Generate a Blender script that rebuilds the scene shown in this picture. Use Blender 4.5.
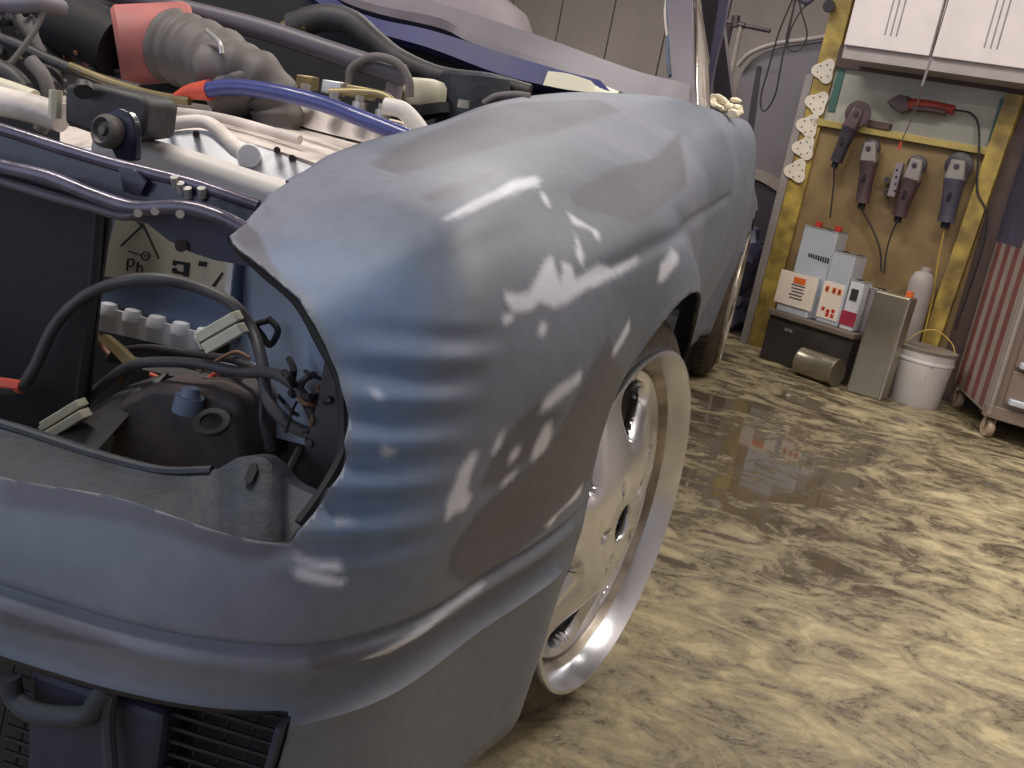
import bpy, bmesh, math, random
from mathutils import Vector, Matrix, noise
random.seed(7)
PI = math.pi
for o in list(bpy.data.objects): bpy.data.objects.remove(o)
scn = bpy.context.scene
C = scn.collection

# ---------------------------------------------------------------- camera
F, PITCH, ROLL, YAW = 1100.0, .2401781, .1958186, -.2103089
CAM = Vector((.1160225, -1.3970494, .7876563))
fw = Vector((math.sin(YAW)*math.cos(PITCH), math.cos(YAW)*math.cos(PITCH), -math.sin(PITCH)))
rt = Vector((math.cos(YAW), -math.sin(YAW), 0)); up = rt.cross(fw)
CX = rt*math.cos(ROLL)+up*math.sin(ROLL); CY = -rt*math.sin(ROLL)+up*math.cos(ROLL)
cd = bpy.data.cameras.new('camera'); cam = bpy.data.objects.new('camera', cd); C.objects.link(cam)
cam.matrix_world = Matrix(((CX.x, CY.x, -fw.x, CAM.x), (CX.y, CY.y, -fw.y, CAM.y), (CX.z, CY.z, -fw.z, CAM.z), (0, 0, 0, 1)))
cd.sensor_width = 36; cd.lens = F/1024*36; cd.clip_start = .02
scn.camera = cam
# ---------------------------------------------------------------- world, lights, exposure
w = bpy.data.worlds.new('world'); scn.world = w; w.use_nodes = True
bg = w.node_tree.nodes['Background']; bg.inputs[0].default_value = (.70, .78, 1.0, 1); bg.inputs[1].default_value = 1.45
scn.view_settings.view_transform = 'Standard'; scn.view_settings.look = 'None'
scn.view_settings.exposure = 0.0; scn.view_settings.gamma = 1

def area(name, loc, rot, sx, sy, power, col):
    l = bpy.data.lights.new(name, 'AREA'); l.shape = 'RECTANGLE'; l.size = sx; l.size_y = sy; l.energy = power; l.color = col
    o = bpy.data.objects.new(name, l); C.objects.link(o); o.location = loc; o.rotation_euler = rot; return o
TH = math.radians(20)
for i, (x, y, pw) in enumerate([(-1.1, -.5, 36), (.9, .9, 42), (-.6, 2.1, 30), (1.0, 2.9, 9), (-1.6, 4.0, 34)]):
    area('ceiling_lamp', (x, y, 2.42), (0, 0, -TH), 1.2, .22, pw, (1.0, .93, .86))

# ---------------------------------------------------------------- helpers
def ray(u, v): return fw+CX*((u-512)/F)+CY*((384-v)/F)
def ay(u, v, y):
    d = ray(u, v); return CAM+d*((y-CAM.y)/d.y)
def az(u, v, z=0.):
    d = ray(u, v); return CAM+d*((z-CAM.z)/d.z)
W0 = Vector((.08, 3.5, 0)); E1 = Vector((math.cos(TH), -math.sin(TH), 0)); NN = Vector((-math.sin(TH), -math.cos(TH), 0)); UZ = Vector((0, 0, 1))
def W(s, off, z): return W0+E1*s+NN*off+UZ*z           # point in the wall's frame: along, out from the wall, up
def aw(u, v, off=0.):
    d = ray(u, v); t = (W0+NN*off-CAM).dot(NN)/d.dot(NN); return CAM+d*t
def sz(u, v, off=0.):
    p = aw(u, v, off); return (p-W0).dot(E1), p.z
def lin(c): return tuple((x/12.92 if x <= .04045 else ((x+.055)/1.055)**2.4) for x in c)
def rgb(r, g, b): return lin((r/255, g/255, b/255))

def mat(name, col, rough=.5, metal=0., var=.12, scale=12., bump=0., bscale=60., col2=None, coat=0., trans=0., emit=None, stain=.0):
    m = bpy.data.materials.new(name); m.use_nodes = True; nt = m.node_tree; N = nt.nodes; L = nt.links
    b = N['Principled BSDF']; c = rgb(*col); b.inputs['Roughness'].default_value = rough; b.inputs['Metallic'].default_value = metal
    b.inputs['Coat Weight'].default_value = coat; b.inputs['Transmission Weight'].default_value = trans
    tc = N.new('ShaderNodeTexCoord'); ns = N.new('ShaderNodeTexNoise'); ns.inputs['Scale'].default_value = scale; ns.inputs['Detail'].default_value = 5
    L.new(tc.outputs['Object'], ns.inputs['Vector'])
    rp = N.new('ShaderNodeValToRGB'); c2 = rgb(*col2) if col2 else tuple(x*(1-var*2) for x in c)
    rp.color_ramp.elements[0].position = .3; rp.color_ramp.elements[1].position = .7
    rp.color_ramp.elements[0].color = (*c2, 1); rp.color_ramp.elements[1].color = (*[min(1, x*(1+var)) for x in c], 1)
    L.new(ns.outputs['Fac'], rp.inputs[0]); L.new(rp.outputs[0], b.inputs['Base Color'])
    mr = N.new('ShaderNodeMapRange'); mr.inputs[3].default_value = max(0, rough-.08); mr.inputs[4].default_value = min(1, rough+.12)
    L.new(ns.outputs['Fac'], mr.inputs[0]); L.new(mr.outputs[0], b.inputs['Roughness'])
    if bump:
        n2 = N.new('ShaderNodeTexNoise'); n2.inputs['Scale'].default_value = bscale; n2.inputs['Detail'].default_value = 4; L.new(tc.outputs['Object'], n2.inputs['Vector'])
        bp = N.new('ShaderNodeBump'); bp.inputs['Strength'].default_value = bump; bp.inputs['Distance'].default_value = .01
        L.new(n2.outputs['Fac'], bp.inputs['Height']); L.new(bp.outputs[0], b.inputs['Normal'])
    if emit: b.inputs['Emission Color'].default_value = (*emit[:3], 1); b.inputs['Emission Strength'].default_value = emit[3]
    return m

def put(name, bm, m, parent=None, smooth=True, angle=40, bevel=0., solid=0., recalc=True):
    if recalc: bmesh.ops.recalc_face_normals(bm, faces=bm.faces)
    me = bpy.data.meshes.new(name); bm.to_mesh(me); bm.free()
    o = bpy.data.objects.new(name, me); C.objects.link(o)
    for mm in (m if isinstance(m, (list, tuple)) else [m]): me.materials.append(mm)
    if parent:
        base = world_loc(parent)
        me.transform(Matrix.Translation(-base)); o.parent = parent
    else:
        vs = [v.co for v in me.vertices]
        if vs:
            b = Vector((sum(v.x for v in vs)/len(vs), sum(v.y for v in vs)/len(vs), min(v.z for v in vs)))
            me.transform(Matrix.Translation(-b)); o.location = b
    if bevel:
        md = o.modifiers.new('bevel', 'BEVEL'); md.width = bevel; md.segments = 2; md.limit_method = 'ANGLE'
    if solid:
        md = o.modifiers.new('solid', 'SOLIDIFY'); md.thickness = solid; md.offset = -1
    if smooth:
        me.shade_smooth()
        if angle < 180: me.set_sharp_from_angle(angle=math.radians(angle))
    return o
def world_loc(o):
    v = Vector(o.location)
    while o.parent: o = o.parent; v += Vector(o.location)
    return v
def thing(name, label, cat, loc=(0, 0, 0), group=None):
    o = bpy.data.objects.new(name, None); C.objects.link(o); o.location = loc; o.empty_display_size = .05
    o['label'] = label; o['category'] = cat
    if group: o['group'] = group
    return o
def tag(o, label, cat, group=None):
    o['label'] = label; o['category'] = cat
    if group: o['group'] = group
    return o
def struct(o): o['kind'] = 'structure'; return o

def B(): return bmesh.new()
def hexa(bm, p):     # eight corners: 0-3 bottom ring, 4-7 top ring
    v = [bm.verts.new(q) for q in p]
    for f in ((3, 2, 1, 0), (4, 5, 6, 7), (0, 1, 5, 4), (1, 2, 6, 5), (2, 3, 7, 6), (3, 0, 4, 7)): bm.faces.new([v[i] for i in f])
def box(bm, c, s, rz=0., M=None):
    c = Vector(c); p = []
    R = Matrix.Rotation(rz, 3, 'Z') if M is None else M
    for z in (-1, 1):
        for x, y in ((-1, -1), (1, -1), (1, 1), (-1, 1)): p.append(c+R@Vector((x*s[0]/2, y*s[1]/2, z*s[2]/2)))
    hexa(bm, p)
def wbox(bm, s0, s1, o0, o1, z0, z1):    # box in the wall's frame
    hexa(bm, [W(s0, o1, z0), W(s1, o1, z0), W(s1, o0, z0), W(s0, o0, z0), W(s0, o1, z1), W(s1, o1, z1), W(s1, o0, z1), W(s0, o0, z1)])
def spline(pts, n=8):
    pts = [Vector(p) for p in pts]
    if len(pts) < 3: return pts
    P_ = [pts[0]*2-pts[1]]+pts+[pts[-1]*2-pts[-2]]; out = []
    for i in range(1, len(P_)-2):
        for k in range(n):
            t = k/n; a, b, c, d = P_[i-1:i+3]
            out.append(.5*((2*b)+(c-a)*t+(2*a-5*b+4*c-d)*t*t+(3*b-a-3*c+d)*t**3))
    out.append(pts[-1]); return out
def tube(bm, pts, r, seg=10, n=6, rad=None, cap=True, flat=1.):
    path = spline(pts, n); rings = []; prev = None
    for i, p in enumerate(path):
        t = (path[min(i+1, len(path)-1)]-path[max(i-1, 0)]).normalized()
        if prev is None:
            a = t.cross(Vector((0, 0, 1)));
            if a.length < .1: a = t.cross(Vector((1, 0, 0)))
        else: a = prev-t*prev.dot(t)
        a.normalize(); prev = a; b = t.cross(a)
        rr = r if rad is None else rad(i/(len(path)-1))
        rings.append([bm.verts.new(p+a*(rr*math.cos(2*PI*k/seg))+b*(rr*flat*math.sin(2*PI*k/seg))) for k in range(seg)])
    for r0, r1 in zip(rings, rings[1:]):
        for k in range(seg): bm.faces.new((r0[k], r0[(k+1) % seg], r1[(k+1) % seg], r1[k]))
    if cap:
        bm.faces.new(rings[0][::-1]); bm.faces.new(rings[-1])
def lathe(bm, prof, M, seg=32, closed=False):      # prof: (radius, height along M's z)
    rings = []
    for r, h in prof:
        if r < 1e-6: rings.append([bm.verts.new(M@Vector((0, 0, h)))])
        else: rings.append([bm.verts.new(M@Vector((r*math.cos(2*PI*k/seg), r*math.sin(2*PI*k/seg), h))) for k in range(seg)])
    prs = list(zip(rings, rings[1:]))+([(rings[-1], rings[0])] if closed else [])
    for a, b in prs:
        for k in range(seg):
            q = [a[k % len(a)], a[(k+1) % len(a)], b[(k+1) % len(b)], b[k % len(b)]]
            q = list(dict.fromkeys(q))
            if len(q) > 2: bm.faces.new(q)
def frame(origin, zdir, xdir=(1, 0, .01)):
    z = Vector(zdir).normalized(); x = Vector(xdir); x = (x-z*x.dot(z)).normalized(); y = z.cross(x)
    o = Vector(origin); return Matrix(((x.x, y.x, z.x, o.x), (x.y, y.y, z.y, o.y), (x.z, y.z, z.z, o.z), (0, 0, 0, 1)))
def cyl(bm, p0, p1, r0, r1=None, seg=20):
    p0 = Vector(p0); p1 = Vector(p1); r1 = r0 if r1 is None else r1; h = (p1-p0).length
    lathe(bm, [(0, 0), (r0, 0), (r1, h), (0, h)], frame(p0, p1-p0, (.37, .2, .9)), seg)
def prism(bm, poly, ext):
    ext = Vector(ext); a = [bm.verts.new(Vector(p)) for p in poly]; b = [bm.verts.new(Vector(p)+ext) for p in poly]; n = len(a)
    bm.faces.new(a); bm.faces.new(b[::-1])
    for i in range(n): bm.faces.new((a[i], b[i], b[(i+1) % n], a[(i+1) % n]))
def one(name, fn, m, parent=None, **k):
    bm = B(); fn(bm); return put(name, bm, m, parent, **k)

# ---------------------------------------------------------------- materials
M = {}
M['wall'] = mat('garage_panel_paint', (176, 166, 160), .6, var=.06, scale=3)
M['joint'] = mat('panel_joint_dark', (92, 84, 88), .7)
M['ceil'] = mat('ceiling_paint', (190, 186, 180), .8, var=.04)
M['navy'] = mat('navy_gloss_paint', (34, 34, 58), .3, var=.3, scale=30, coat=.25, bump=.12, bscale=60)
M['ridge'] = mat('navy_edge_sheen', (92, 86, 104), .28, .2, var=.2, scale=40, coat=.4, bump=.1, bscale=50)  # lavender sheen of the panel edges is put into this lighter colour
M['navyd'] = mat('dull_navy_paint', (38, 40, 60), .6, var=.2, scale=20)
M['bluep'] = mat('blue_gloss_paint', (48, 52, 104), .5, var=.15, coat=.1)
M['inner'] = mat('slate_inner_paint', (116, 130, 152), .55, var=.15, scale=8)
M['slate'] = mat('slate_crossmember', (46, 52, 62), .62, var=.25, scale=25, bump=.2)
M['boxp'] = mat('dusty_brown_black_plastic', (58, 52, 54), .6, var=.3, scale=30, col2=(96, 84, 78), bump=.2)
M['black'] = mat('matte_black', (26, 25, 28), .7, var=.2, scale=20)
M['bgrey'] = mat('dusty_black_plastic', (58, 56, 58), .55, var=.25, scale=25, bump=.1)
M['rubber'] = mat('rubber_hose', (66, 64, 66), .5, var=.2, scale=40)
M['tyre'] = mat('tyre_rubber', (40, 38, 38), .6, var=.25, scale=40, col2=(78, 66, 52))
M['reartyre'] = mat('dusty_tyre_rubber', (70, 60, 52), .8, var=.2, scale=30, bump=.3)
M['alu'] = mat('cast_aluminium', (222, 212, 204), .5, .0, var=.1, scale=20, col2=(176, 166, 158), bump=.15)
M['silver'] = mat('pale_silver_tube', (214, 208, 202), .5, .0, var=.08)
M['cream'] = mat('cream_plastic', (196, 192, 170), .5, var=.08)
M['label'] = mat('battery_label', (206, 202, 182), .5, var=.05, scale=6)
M['trans'] = mat('blue_grey_translucent_plastic', (112, 126, 154), .35, var=.1)
M['white'] = mat('white_plastic', (214, 216, 222), .4, var=.05)
M['ink'] = mat('black_print', (34, 36, 40), .6, var=.05)
M['orange'] = mat('orange_print', (226, 112, 48), .5, var=.05)
M['hose'] = mat('blue_silicone_hose', (54, 62, 124), .32, var=.08, coat=.3)
M['orhose'] = mat('orange_red_rubber', (206, 84, 62), .5, var=.08)
M['redcan'] = mat('dusty_red_plastic', (172, 104, 100), .6, var=.15, scale=10)
M['corr'] = mat('grey_corrugated_rubber', (98, 92, 90), .6, var=.12, scale=14)
M['strut'] = mat('dark_grey_bar', (86, 80, 90), .45, var=.1)
M['frame'] = mat('grey_primer_frame', (112, 107, 115), .55, var=.07, scale=7)
M['dash'] = mat('dusty_grey_dashboard', (138, 128, 134), .7, var=.05, scale=4)
M['chrome'] = mat('bright_trim', (225, 222, 216), .12, 1., var=.03)
M['beiget'] = mat('beige_window_channel', (168, 158, 150), .4, .2, var=.08)
M['dpur'] = mat('dark_pillar', (74, 68, 90), .5)
M['rim'] = mat('polished_wheel_alloy', (222, 224, 232), .22, .9, var=.05, scale=9)
M['rimsat'] = mat('satin_wheel_barrel', (196, 188, 174), .38, .7, var=.1, scale=16, col2=(120, 110, 100))
M['rusty'] = mat('dusty_brake_disc', (70, 60, 60), .6, .4, var=.3)
M['tape'] = mat('crumpled_cream_tape', (236, 226, 200), .7, var=.1, scale=30)
M['van'] = mat('grey_van_paint', (122, 116, 120), .42, var=.05, scale=3)
M['vand'] = mat('dark_van_recess', (62, 56, 68), .6)
M['ply'] = mat('brown_plywood', (142, 120, 82), .6, var=.12, scale=10, col2=(124, 102, 70))
M['yel'] = mat('yellow_painted_post', (182, 158, 74), .5, var=.2, scale=14, col2=(122, 100, 58))
M['yel2'] = mat('yellow_painted_ledge', (176, 156, 90), .5, var=.1)
M['greyed'] = mat('grey_post_edge', (150, 142, 140), .5, var=.08)
M['pan'] = mat('whitish_back_panel', (176, 176, 164), .6, var=.1, scale=5)
M['brownband'] = mat('dark_brown_rail', (84, 66, 62), .6)
M['cab'] = mat('white_cabinet_laminate', (226, 216, 214), .4, var=.03)
M['cabg'] = mat('grey_cabinet_rail', (168, 158, 156), .5, var=.05)
M['groove'] = mat('groove_shadow_grey', (150, 142, 146), .6)
M['teal'] = mat('teal_strip', (72, 112, 104), .5)
M['pad'] = mat('white_sanding_pad', (226, 216, 200), .7, var=.05)
M['toolp'] = mat('brown_purple_tool', (86, 66, 70), .45, var=.15, scale=20)
M['toold'] = mat('dark_tool_housing', (60, 54, 62), .45, var=.15, scale=20)
M['toolb'] = mat('blue_grey_tool', (80, 76, 92), .45, var=.12, scale=20)
M['toolf'] = mat('grey_gear_head', (140, 132, 128), .45, .2, var=.1)
M['red'] = mat('red_tool', (160, 56, 44), .45, var=.15)
M['redcap'] = mat('red_cap', (206, 60, 50), .4)
M['tin'] = mat('bright_tin', (216, 222, 232), .3, .35, var=.05, scale=4)
M['tin2'] = mat('dull_tin', (164, 156, 138), .3, .75, var=.12, scale=5, bump=.1, bscale=20)
M['paper'] = mat('white_paper_label', (236, 222, 206), .6, var=.03)
M['darkbox'] = mat('dark_grey_toolbox', (58, 52, 50), .5, var=.15)
M['lidgrey'] = mat('brown_grey_lid', (120, 108, 98), .45, var=.1)
M['bucket'] = mat('white_bucket_plastic', (206, 202, 202), .45, var=.06)
M['bucketlid'] = mat('grey_bucket_rim', (132, 122, 112), .5)
M['cable'] = mat('cable_black', (44, 40, 44), .5)
M['ycable'] = mat('yellow_cord', (196, 166, 80), .5)
M['magenta'] = mat('magenta_label', (170, 50, 74), .5)
M['bluebag'] = mat('dark_blue_plastic', (66, 64, 92), .45, var=.3, scale=12, bump=.3)
M['caster'] = mat('beige_caster', (176, 156, 134), .5, var=.1)
M['copper'] = mat('brown_wire', (120, 84, 60), .5)
M['gold'] = mat('brass_fitting', (150, 136, 100), .4, .6, var=.15)
M['steel'] = mat('galvanised_bolt', (186, 184, 180), .3, .6, var=.1, scale=30)
M['darkmetal'] = mat('dark_steel_pole', (78, 66, 70), .45, .3)

# floor: glossy sealed concrete under swept ochre sanding dust
def floor_mat():
    m = bpy.data.materials.new('dusty_glossy_floor'); m.use_nodes = True; nt = m.node_tree; N = nt.nodes; L = nt.links; b = N['Principled BSDF']; b.inputs['IOR'].default_value = 1.65
    tc = N.new('ShaderNodeTexCoord')
    def noise_(scale, detail=6, dist=0., rough=.6, sc=(1, 1, 1), rot=0.):
        mp = N.new('ShaderNodeMapping'); mp.inputs['Scale'].default_value = sc; mp.inputs['Rotation'].default_value = (0, 0, rot)
        n = N.new('ShaderNodeTexNoise'); n.inputs['Scale'].default_value = scale; n.inputs['Detail'].default_value = detail
        n.inputs['Distortion'].default_value = dist; n.inputs['Roughness'].default_value = rough
        L.new(tc.outputs['Object'], mp.inputs[0]); L.new(mp.outputs[0], n.inputs['Vector']); return n.outputs['Fac']
    def math_(op, a, b_=None, c=None, clamp=False):
        n = N.new('ShaderNodeMath'); n.operation = op; n.use_clamp = clamp
        for i, x in enumerate((a, b_, c)):
            if x is None: continue
            if isinstance(x, (int, float)): n.inputs[i].default_value = x
            else: L.new(x, n.inputs[i])
        return n.outputs[0]
    big = noise_(2.2, 3, 1.2, .5, (1, 1.5, 1), .4)
    mid = noise_(5.5, 8, 1.6, .66, (1, 1.35, 1), .9)
    fine = noise_(42, 6, .9, .75, (1, 1.2, 1), -.5)
    # the dust thins out towards the wall where people walk
    sx = N.new('ShaderNodeSeparateXYZ'); L.new(tc.outputs['Object'], sx.inputs[0])
    dy = math_('SUBTRACT', sx.outputs['Y'], 1.55); dx = math_('SUBTRACT', sx.outputs['X'], .25)
    d = math_('SQRT', math_('ADD', math_('POWER', math_('MULTIPLY', dy, .72), 2.), math_('POWER', math_('MULTIPLY', dx, 1.9), 2.)))
    bare = N.new('ShaderNodeMapRange'); L.new(d, bare.inputs[0]); bare.inputs[1].default_value = .1; bare.inputs[2].default_value = 1.0
    bare.inputs[3].default_value = .11; bare.inputs[4].default_value = -.02; bare.interpolation_type = 'SMOOTHSTEP'
    far = N.new('ShaderNodeMapRange'); L.new(sx.outputs['Y'], far.inputs[0]); far.inputs[1].default_value = .4; far.inputs[2].default_value = 2.6; far.inputs[3].default_value = 0; far.inputs[4].default_value = .035
    v = math_('ADD', math_('MULTIPLY', mid, .62), math_('MULTIPLY', big, .25)); v = math_('ADD', v, math_('MULTIPLY', fine, .26))
    v = math_('SUBTRACT', v, bare.outputs[0]); v = math_('SUBTRACT', v, far.outputs[0])
    rp = N.new('ShaderNodeValToRGB'); L.new(v, rp.inputs[0]); e = rp.color_ramp.elements
    e[0].position = .46; e[0].color = (0, 0, 0, 1); e[1].position = .64; e[1].color = (1, 1, 1, 1)
    x = e.new(.53); x.color = (.38, .38, .38, 1)
    mx = N.new('ShaderNodeMix'); mx.data_type = 'RGBA'; L.new(rp.outputs[0], mx.inputs[0])
    mx.inputs[6].default_value = (*rgb(90, 80, 66), 1); mx.inputs[7].default_value = (*rgb(184, 170, 132), 1)
    L.new(mx.outputs[2], b.inputs['Base Color'])
    rr = N.new('ShaderNodeMapRange'); L.new(rp.outputs[0], rr.inputs[0]); rr.inputs[3].default_value = .045; rr.inputs[4].default_value = .75; rr.inputs[2].default_value = .9
    L.new(rr.outputs[0], b.inputs['Roughness'])
    bp = N.new('ShaderNodeBump'); bp.inputs['Strength'].default_value = .5; bp.inputs['Distance'].default_value = .004
    L.new(rp.outputs[0], bp.inputs['Height'])
    bp2 = N.new('ShaderNodeBump'); bp2.inputs['Strength'].default_value = .3; bp2.inputs['Distance'].default_value = .004
    L.new(math_('MULTIPLY', fine, rp.outputs[0]), bp2.inputs['Height']); L.new(bp.outputs[0], bp2.inputs['Normal']); L.new(bp2.outputs[0], b.inputs['Normal'])
    return m

# ---------------------------------------------------------------- the setting
def plane(bm, pts): bm.faces.new([bm.verts.new(Vector(p)) for p in pts])
R_ = 4.6
S0, S1, OB, OF, HZ = -4.2, 2.6, -2.3, 7.2, 2.5
fl = one('floor', lambda bm: hexa(bm, [W(S0, OF, -.1), W(S1, OF, -.1), W(S1, OB, -.1), W(S0, OB, -.1), W(S0, OF, 0), W(S1, OF, 0), W(S1, OB, 0), W(S0, OB, 0)]), floor_mat(), smooth=False)
struct(fl)
fl.data.transform(Matrix.Translation(Vector(fl.location))); fl.location = (0, 0, 0)
struct(one('ceiling', lambda bm: wbox(bm, S0, S1, OB, OF, HZ, HZ+.1), M['ceil'], smooth=False))
wb = struct(one('wall_back', lambda bm: wbox(bm, S0-.1, S1+.1, OB-.1, OB, 0, HZ), M['joint'], smooth=False))
for i in range(16):     # vertical garage cladding panels, proud of the dark joints
    s = S0+i*.425+.13
    def f(bm, s=s):
        wbox(bm, s+.006, s+.419, OB, OB+.02, 0, HZ)
    one('panel', f, M['wall'], wb, smooth=False)
struct(one('wall_left', lambda bm: wbox(bm, S0-.1, S0, OB, OF, 0, HZ), M['wall'], smooth=False))
struct(one('wall_right', lambda bm: wbox(bm, S1, S1+.1, OB, OF, 0, HZ), M['wall'], smooth=False))

# ================================================================= THE CAR
car = thing('car', 'car in sanded grey primer with its bonnet and headlight removed', 'car', (-.85, 0, 0))
# ---- body shell: stations along the body (plan), rows from the bonnet line down
ST = [  # each: list of 11 points (x, y, z)
 [(-.95,-.60,.665),(-.95,-.62,.655),(-.95,-.66,.64),(-.95,-.68,.62),(-.95,-.71,.59),(-.95,-.74,.55),(-.95,-.768,.50),(-.95,-.79,.45),(-.95,-.802,.405),(-.95,-.808,.355),(-.95,-.79,.17)],
 [(-.6,-.60,.665),(-.6,-.62,.655),(-.6,-.66,.64),(-.6,-.68,.62),(-.6,-.71,.59),(-.6,-.74,.55),(-.6,-.768,.50),(-.6,-.79,.45),(-.6,-.802,.405),(-.6,-.808,.355),(-.6,-.79,.17)],
 [(-.4,-.60,.665),(-.4,-.62,.655),(-.4,-.66,.64),(-.4,-.68,.62),(-.4,-.71,.59),(-.4,-.74,.55),(-.4,-.768,.50),(-.4,-.79,.45),(-.4,-.80,.405),(-.4,-.808,.355),(-.4,-.79,.17)],
 [(-.305,-.585,.672),(-.30,-.612,.658),(-.295,-.655,.645),(-.295,-.68,.625),(-.3,-.71,.59),(-.3,-.74,.55),(-.3,-.768,.50),(-.3,-.79,.45),(-.3,-.80,.405),(-.3,-.807,.355),(-.3,-.79,.17)],
 [(-.297,-.57,.678),(-.275,-.605,.664),(-.255,-.645,.65),(-.245,-.675,.627),(-.24,-.705,.60),(-.235,-.738,.55),(-.235,-.766,.50),(-.235,-.787,.45),(-.235,-.797,.405),(-.235,-.802,.355),(-.235,-.785,.17)],
 [(-.297,-.56,.684),(-.26,-.60,.670),(-.22,-.635,.655),(-.205,-.665,.632),(-.195,-.692,.605),(-.188,-.725,.55),(-.183,-.755,.50),(-.18,-.775,.45),(-.178,-.784,.405),(-.178,-.788,.355),(-.178,-.77,.17)],
 [(-.298,-.545,.688),(-.245,-.585,.680),(-.185,-.615,.667),(-.165,-.643,.645),(-.15,-.668,.612),(-.138,-.70,.56),(-.134,-.732,.50),(-.130,-.75,.45),(-.128,-.757,.405),(-.128,-.76,.355),(-.130,-.74,.17)],
 [(-.299,-.52,.694),(-.24,-.562,.69),(-.16,-.59,.682),(-.135,-.613,.66),(-.112,-.638,.622),(-.102,-.668,.565),(-.099,-.697,.50),(-.1,-.716,.45),(-.100,-.722,.405),(-.101,-.724,.355),(-.104,-.70,.17)],
 [(-.301,-.48,.702),(-.24,-.53,.702),(-.146,-.56,.696),(-.115,-.578,.672),(-.088,-.598,.63),(-.073,-.622,.57),(-.073,-.655,.50),(-.078,-.673,.45),(-.080,-.68,.405),(-.082,-.682,.355),(-.088,-.655,.17)],
 [(-.303,-.44,.713),(-.235,-.48,.714),(-.140,-.505,.709),(-.102,-.522,.682),(-.070,-.54,.636),(-.05,-.562,.575),(-.052,-.592,.50),(-.062,-.622,.45),(-.066,-.63,.405),(-.069,-.63,.355),(-.078,-.60,.17)],
 [(-.304,-.39,.722),(-.232,-.42,.724),(-.140,-.44,.717),(-.094,-.455,.69),(-.054,-.468,.645),(-.026,-.482,.58),(-.033,-.51,.50),(-.045,-.54,.45),(-.050,-.548,.405),(-.054,-.548,.355),(-.066,-.52,.17)],
 [(-.305,-.33,.731),(-.232,-.35,.734),(-.141,-.37,.727),(-.088,-.38,.70),(-.040,-.388,.655),(-.014,-.398,.585),(-.020,-.42,.50),(-.026,-.44,.45),(-.028,-.45,.405),(-.031,-.45,.355),(-.045,-.43,.17)],
 [(-.304,-.25,.741),(-.232,-.26,.744),(-.143,-.28,.735),(-.086,-.29,.71),(-.034,-.30,.665),(-.010,-.31,.595),(-.017,-.33,.50),(-.017,-.35,.45),(-.016,-.36,.405),(-.016,-.36,.355),(-.030,-.35,.17)],
 [(-.303,-.12,.758),(-.232,-.13,.760),(-.144,-.15,.746),(-.084,-.16,.722),(-.030,-.17,.678),(-.008,-.18,.61),(-.012,-.19,.51),(-.014,-.20,.45),(-.014,-.2,.405),(-.016,-.2,.355),(-.045,-.2,.17)],
 [(-.299,.05,.788),(-.230,.04,.783),(-.142,.03,.761),(-.080,.02,.737),(-.026,.01,.695),(-.004,0,.62),(-.008,0,.52),(-.013,0,.45),(-.016,0,.405),(-.024,0,.355),(-.045,0,.17)],
 [(-.285,.22,.812),(-.215,.21,.806),(-.128,.20,.781),(-.070,.2,.758),(-.022,.2,.712),(-.004,.2,.63),(-.008,.2,.53),(-.013,.2,.46),(-.016,.2,.41),(-.024,.2,.355),(-.045,.2,.17)],
 [(-.240,.40,.837),(-.180,.38,.831),(-.110,.36,.803),(-.058,.36,.778),(-.016,.36,.727),(-.003,.36,.64),(-.006,.36,.54),(-.013,.36,.47),(-.018,.36,.41),(-.03,.36,.35),(-.05,.36,.17)],
 [(-.130,.58,.860),(-.105,.59,.855),(-.073,.60,.837),(-.038,.6,.808),(-.006,.6,.745),(.002,.6,.655),(-.001,.6,.55),(-.012,.6,.47),(-.02,.6,.41),(-.035,.6,.35),(-.06,.6,.17)],
 [(-.100,.98,.868),(-.08,.99,.866),(-.052,1,.855),(-.020,1,.82),(.006,1,.745),(.016,1,.66),(.006,1,.555),(-.006,1,.48),(-.02,1,.42),(-.04,1,.35),(-.07,1,.17)],
 [(-.080,1.4,.874),(-.055,1.4,.872),(-.030,1.4,.862),(-.004,1.4,.82),(.014,1.4,.74),(.021,1.4,.655),(.010,1.4,.56),(-.006,1.4,.49),(-.03,1.4,.43),(-.055,1.4,.35),(-.085,1.4,.17)],
 [(-.100,1.9,.878),(-.075,1.9,.876),(-.050,1.9,.866),(-.025,1.9,.82),(-.01,1.9,.74),(-.004,1.9,.655),(-.01,1.9,.56),(-.026,1.9,.49),(-.05,1.9,.43),(-.07,1.9,.35),(-.095,1.9,.17)],
 [(-.150,2.4,.88),(-.11,2.4,.878),(-.075,2.4,.868),(-.045,2.4,.82),(-.03,2.4,.74),(-.025,2.4,.655),(-.025,2.4,.56),(-.03,2.4,.49),(-.035,2.4,.43),(-.05,2.4,.35),(-.07,2.4,.17)],
 [(-.18,2.9,.88),(-.14,2.9,.878),(-.10,2.9,.868),(-.07,2.9,.82),(-.05,2.9,.74),(-.045,2.9,.655),(-.04,2.9,.56),(-.045,2.9,.49),(-.05,2.9,.43),(-.065,2.9,.35),(-.085,2.9,.17)],
 [(-.25,3.35,.88),(-.22,3.36,.875),(-.19,3.37,.86),(-.17,3.38,.82),(-.16,3.39,.74),(-.15,3.4,.655),(-.15,3.4,.56),(-.15,3.4,.49),(-.15,3.4,.43),(-.16,3.38,.35),(-.18,3.35,.17)],
 [(-.95,3.4,.88),(-.95,3.42,.875),(-.95,3.44,.86),(-.95,3.45,.82),(-.95,3.47,.74),(-.95,3.48,.655),(-.95,3.48,.56),(-.95,3.48,.49),(-.95,3.48,.43),(-.95,3.46,.35),(-.95,3.42,.17)],
]
SUBS = [4,8,14,14,14,14,14,14,16,18,20,20,22,26,26,22,20,18,12,10,8,6,4,4]
SUBT = [9,10,12,16,20,18,16,16,16,12]
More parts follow.
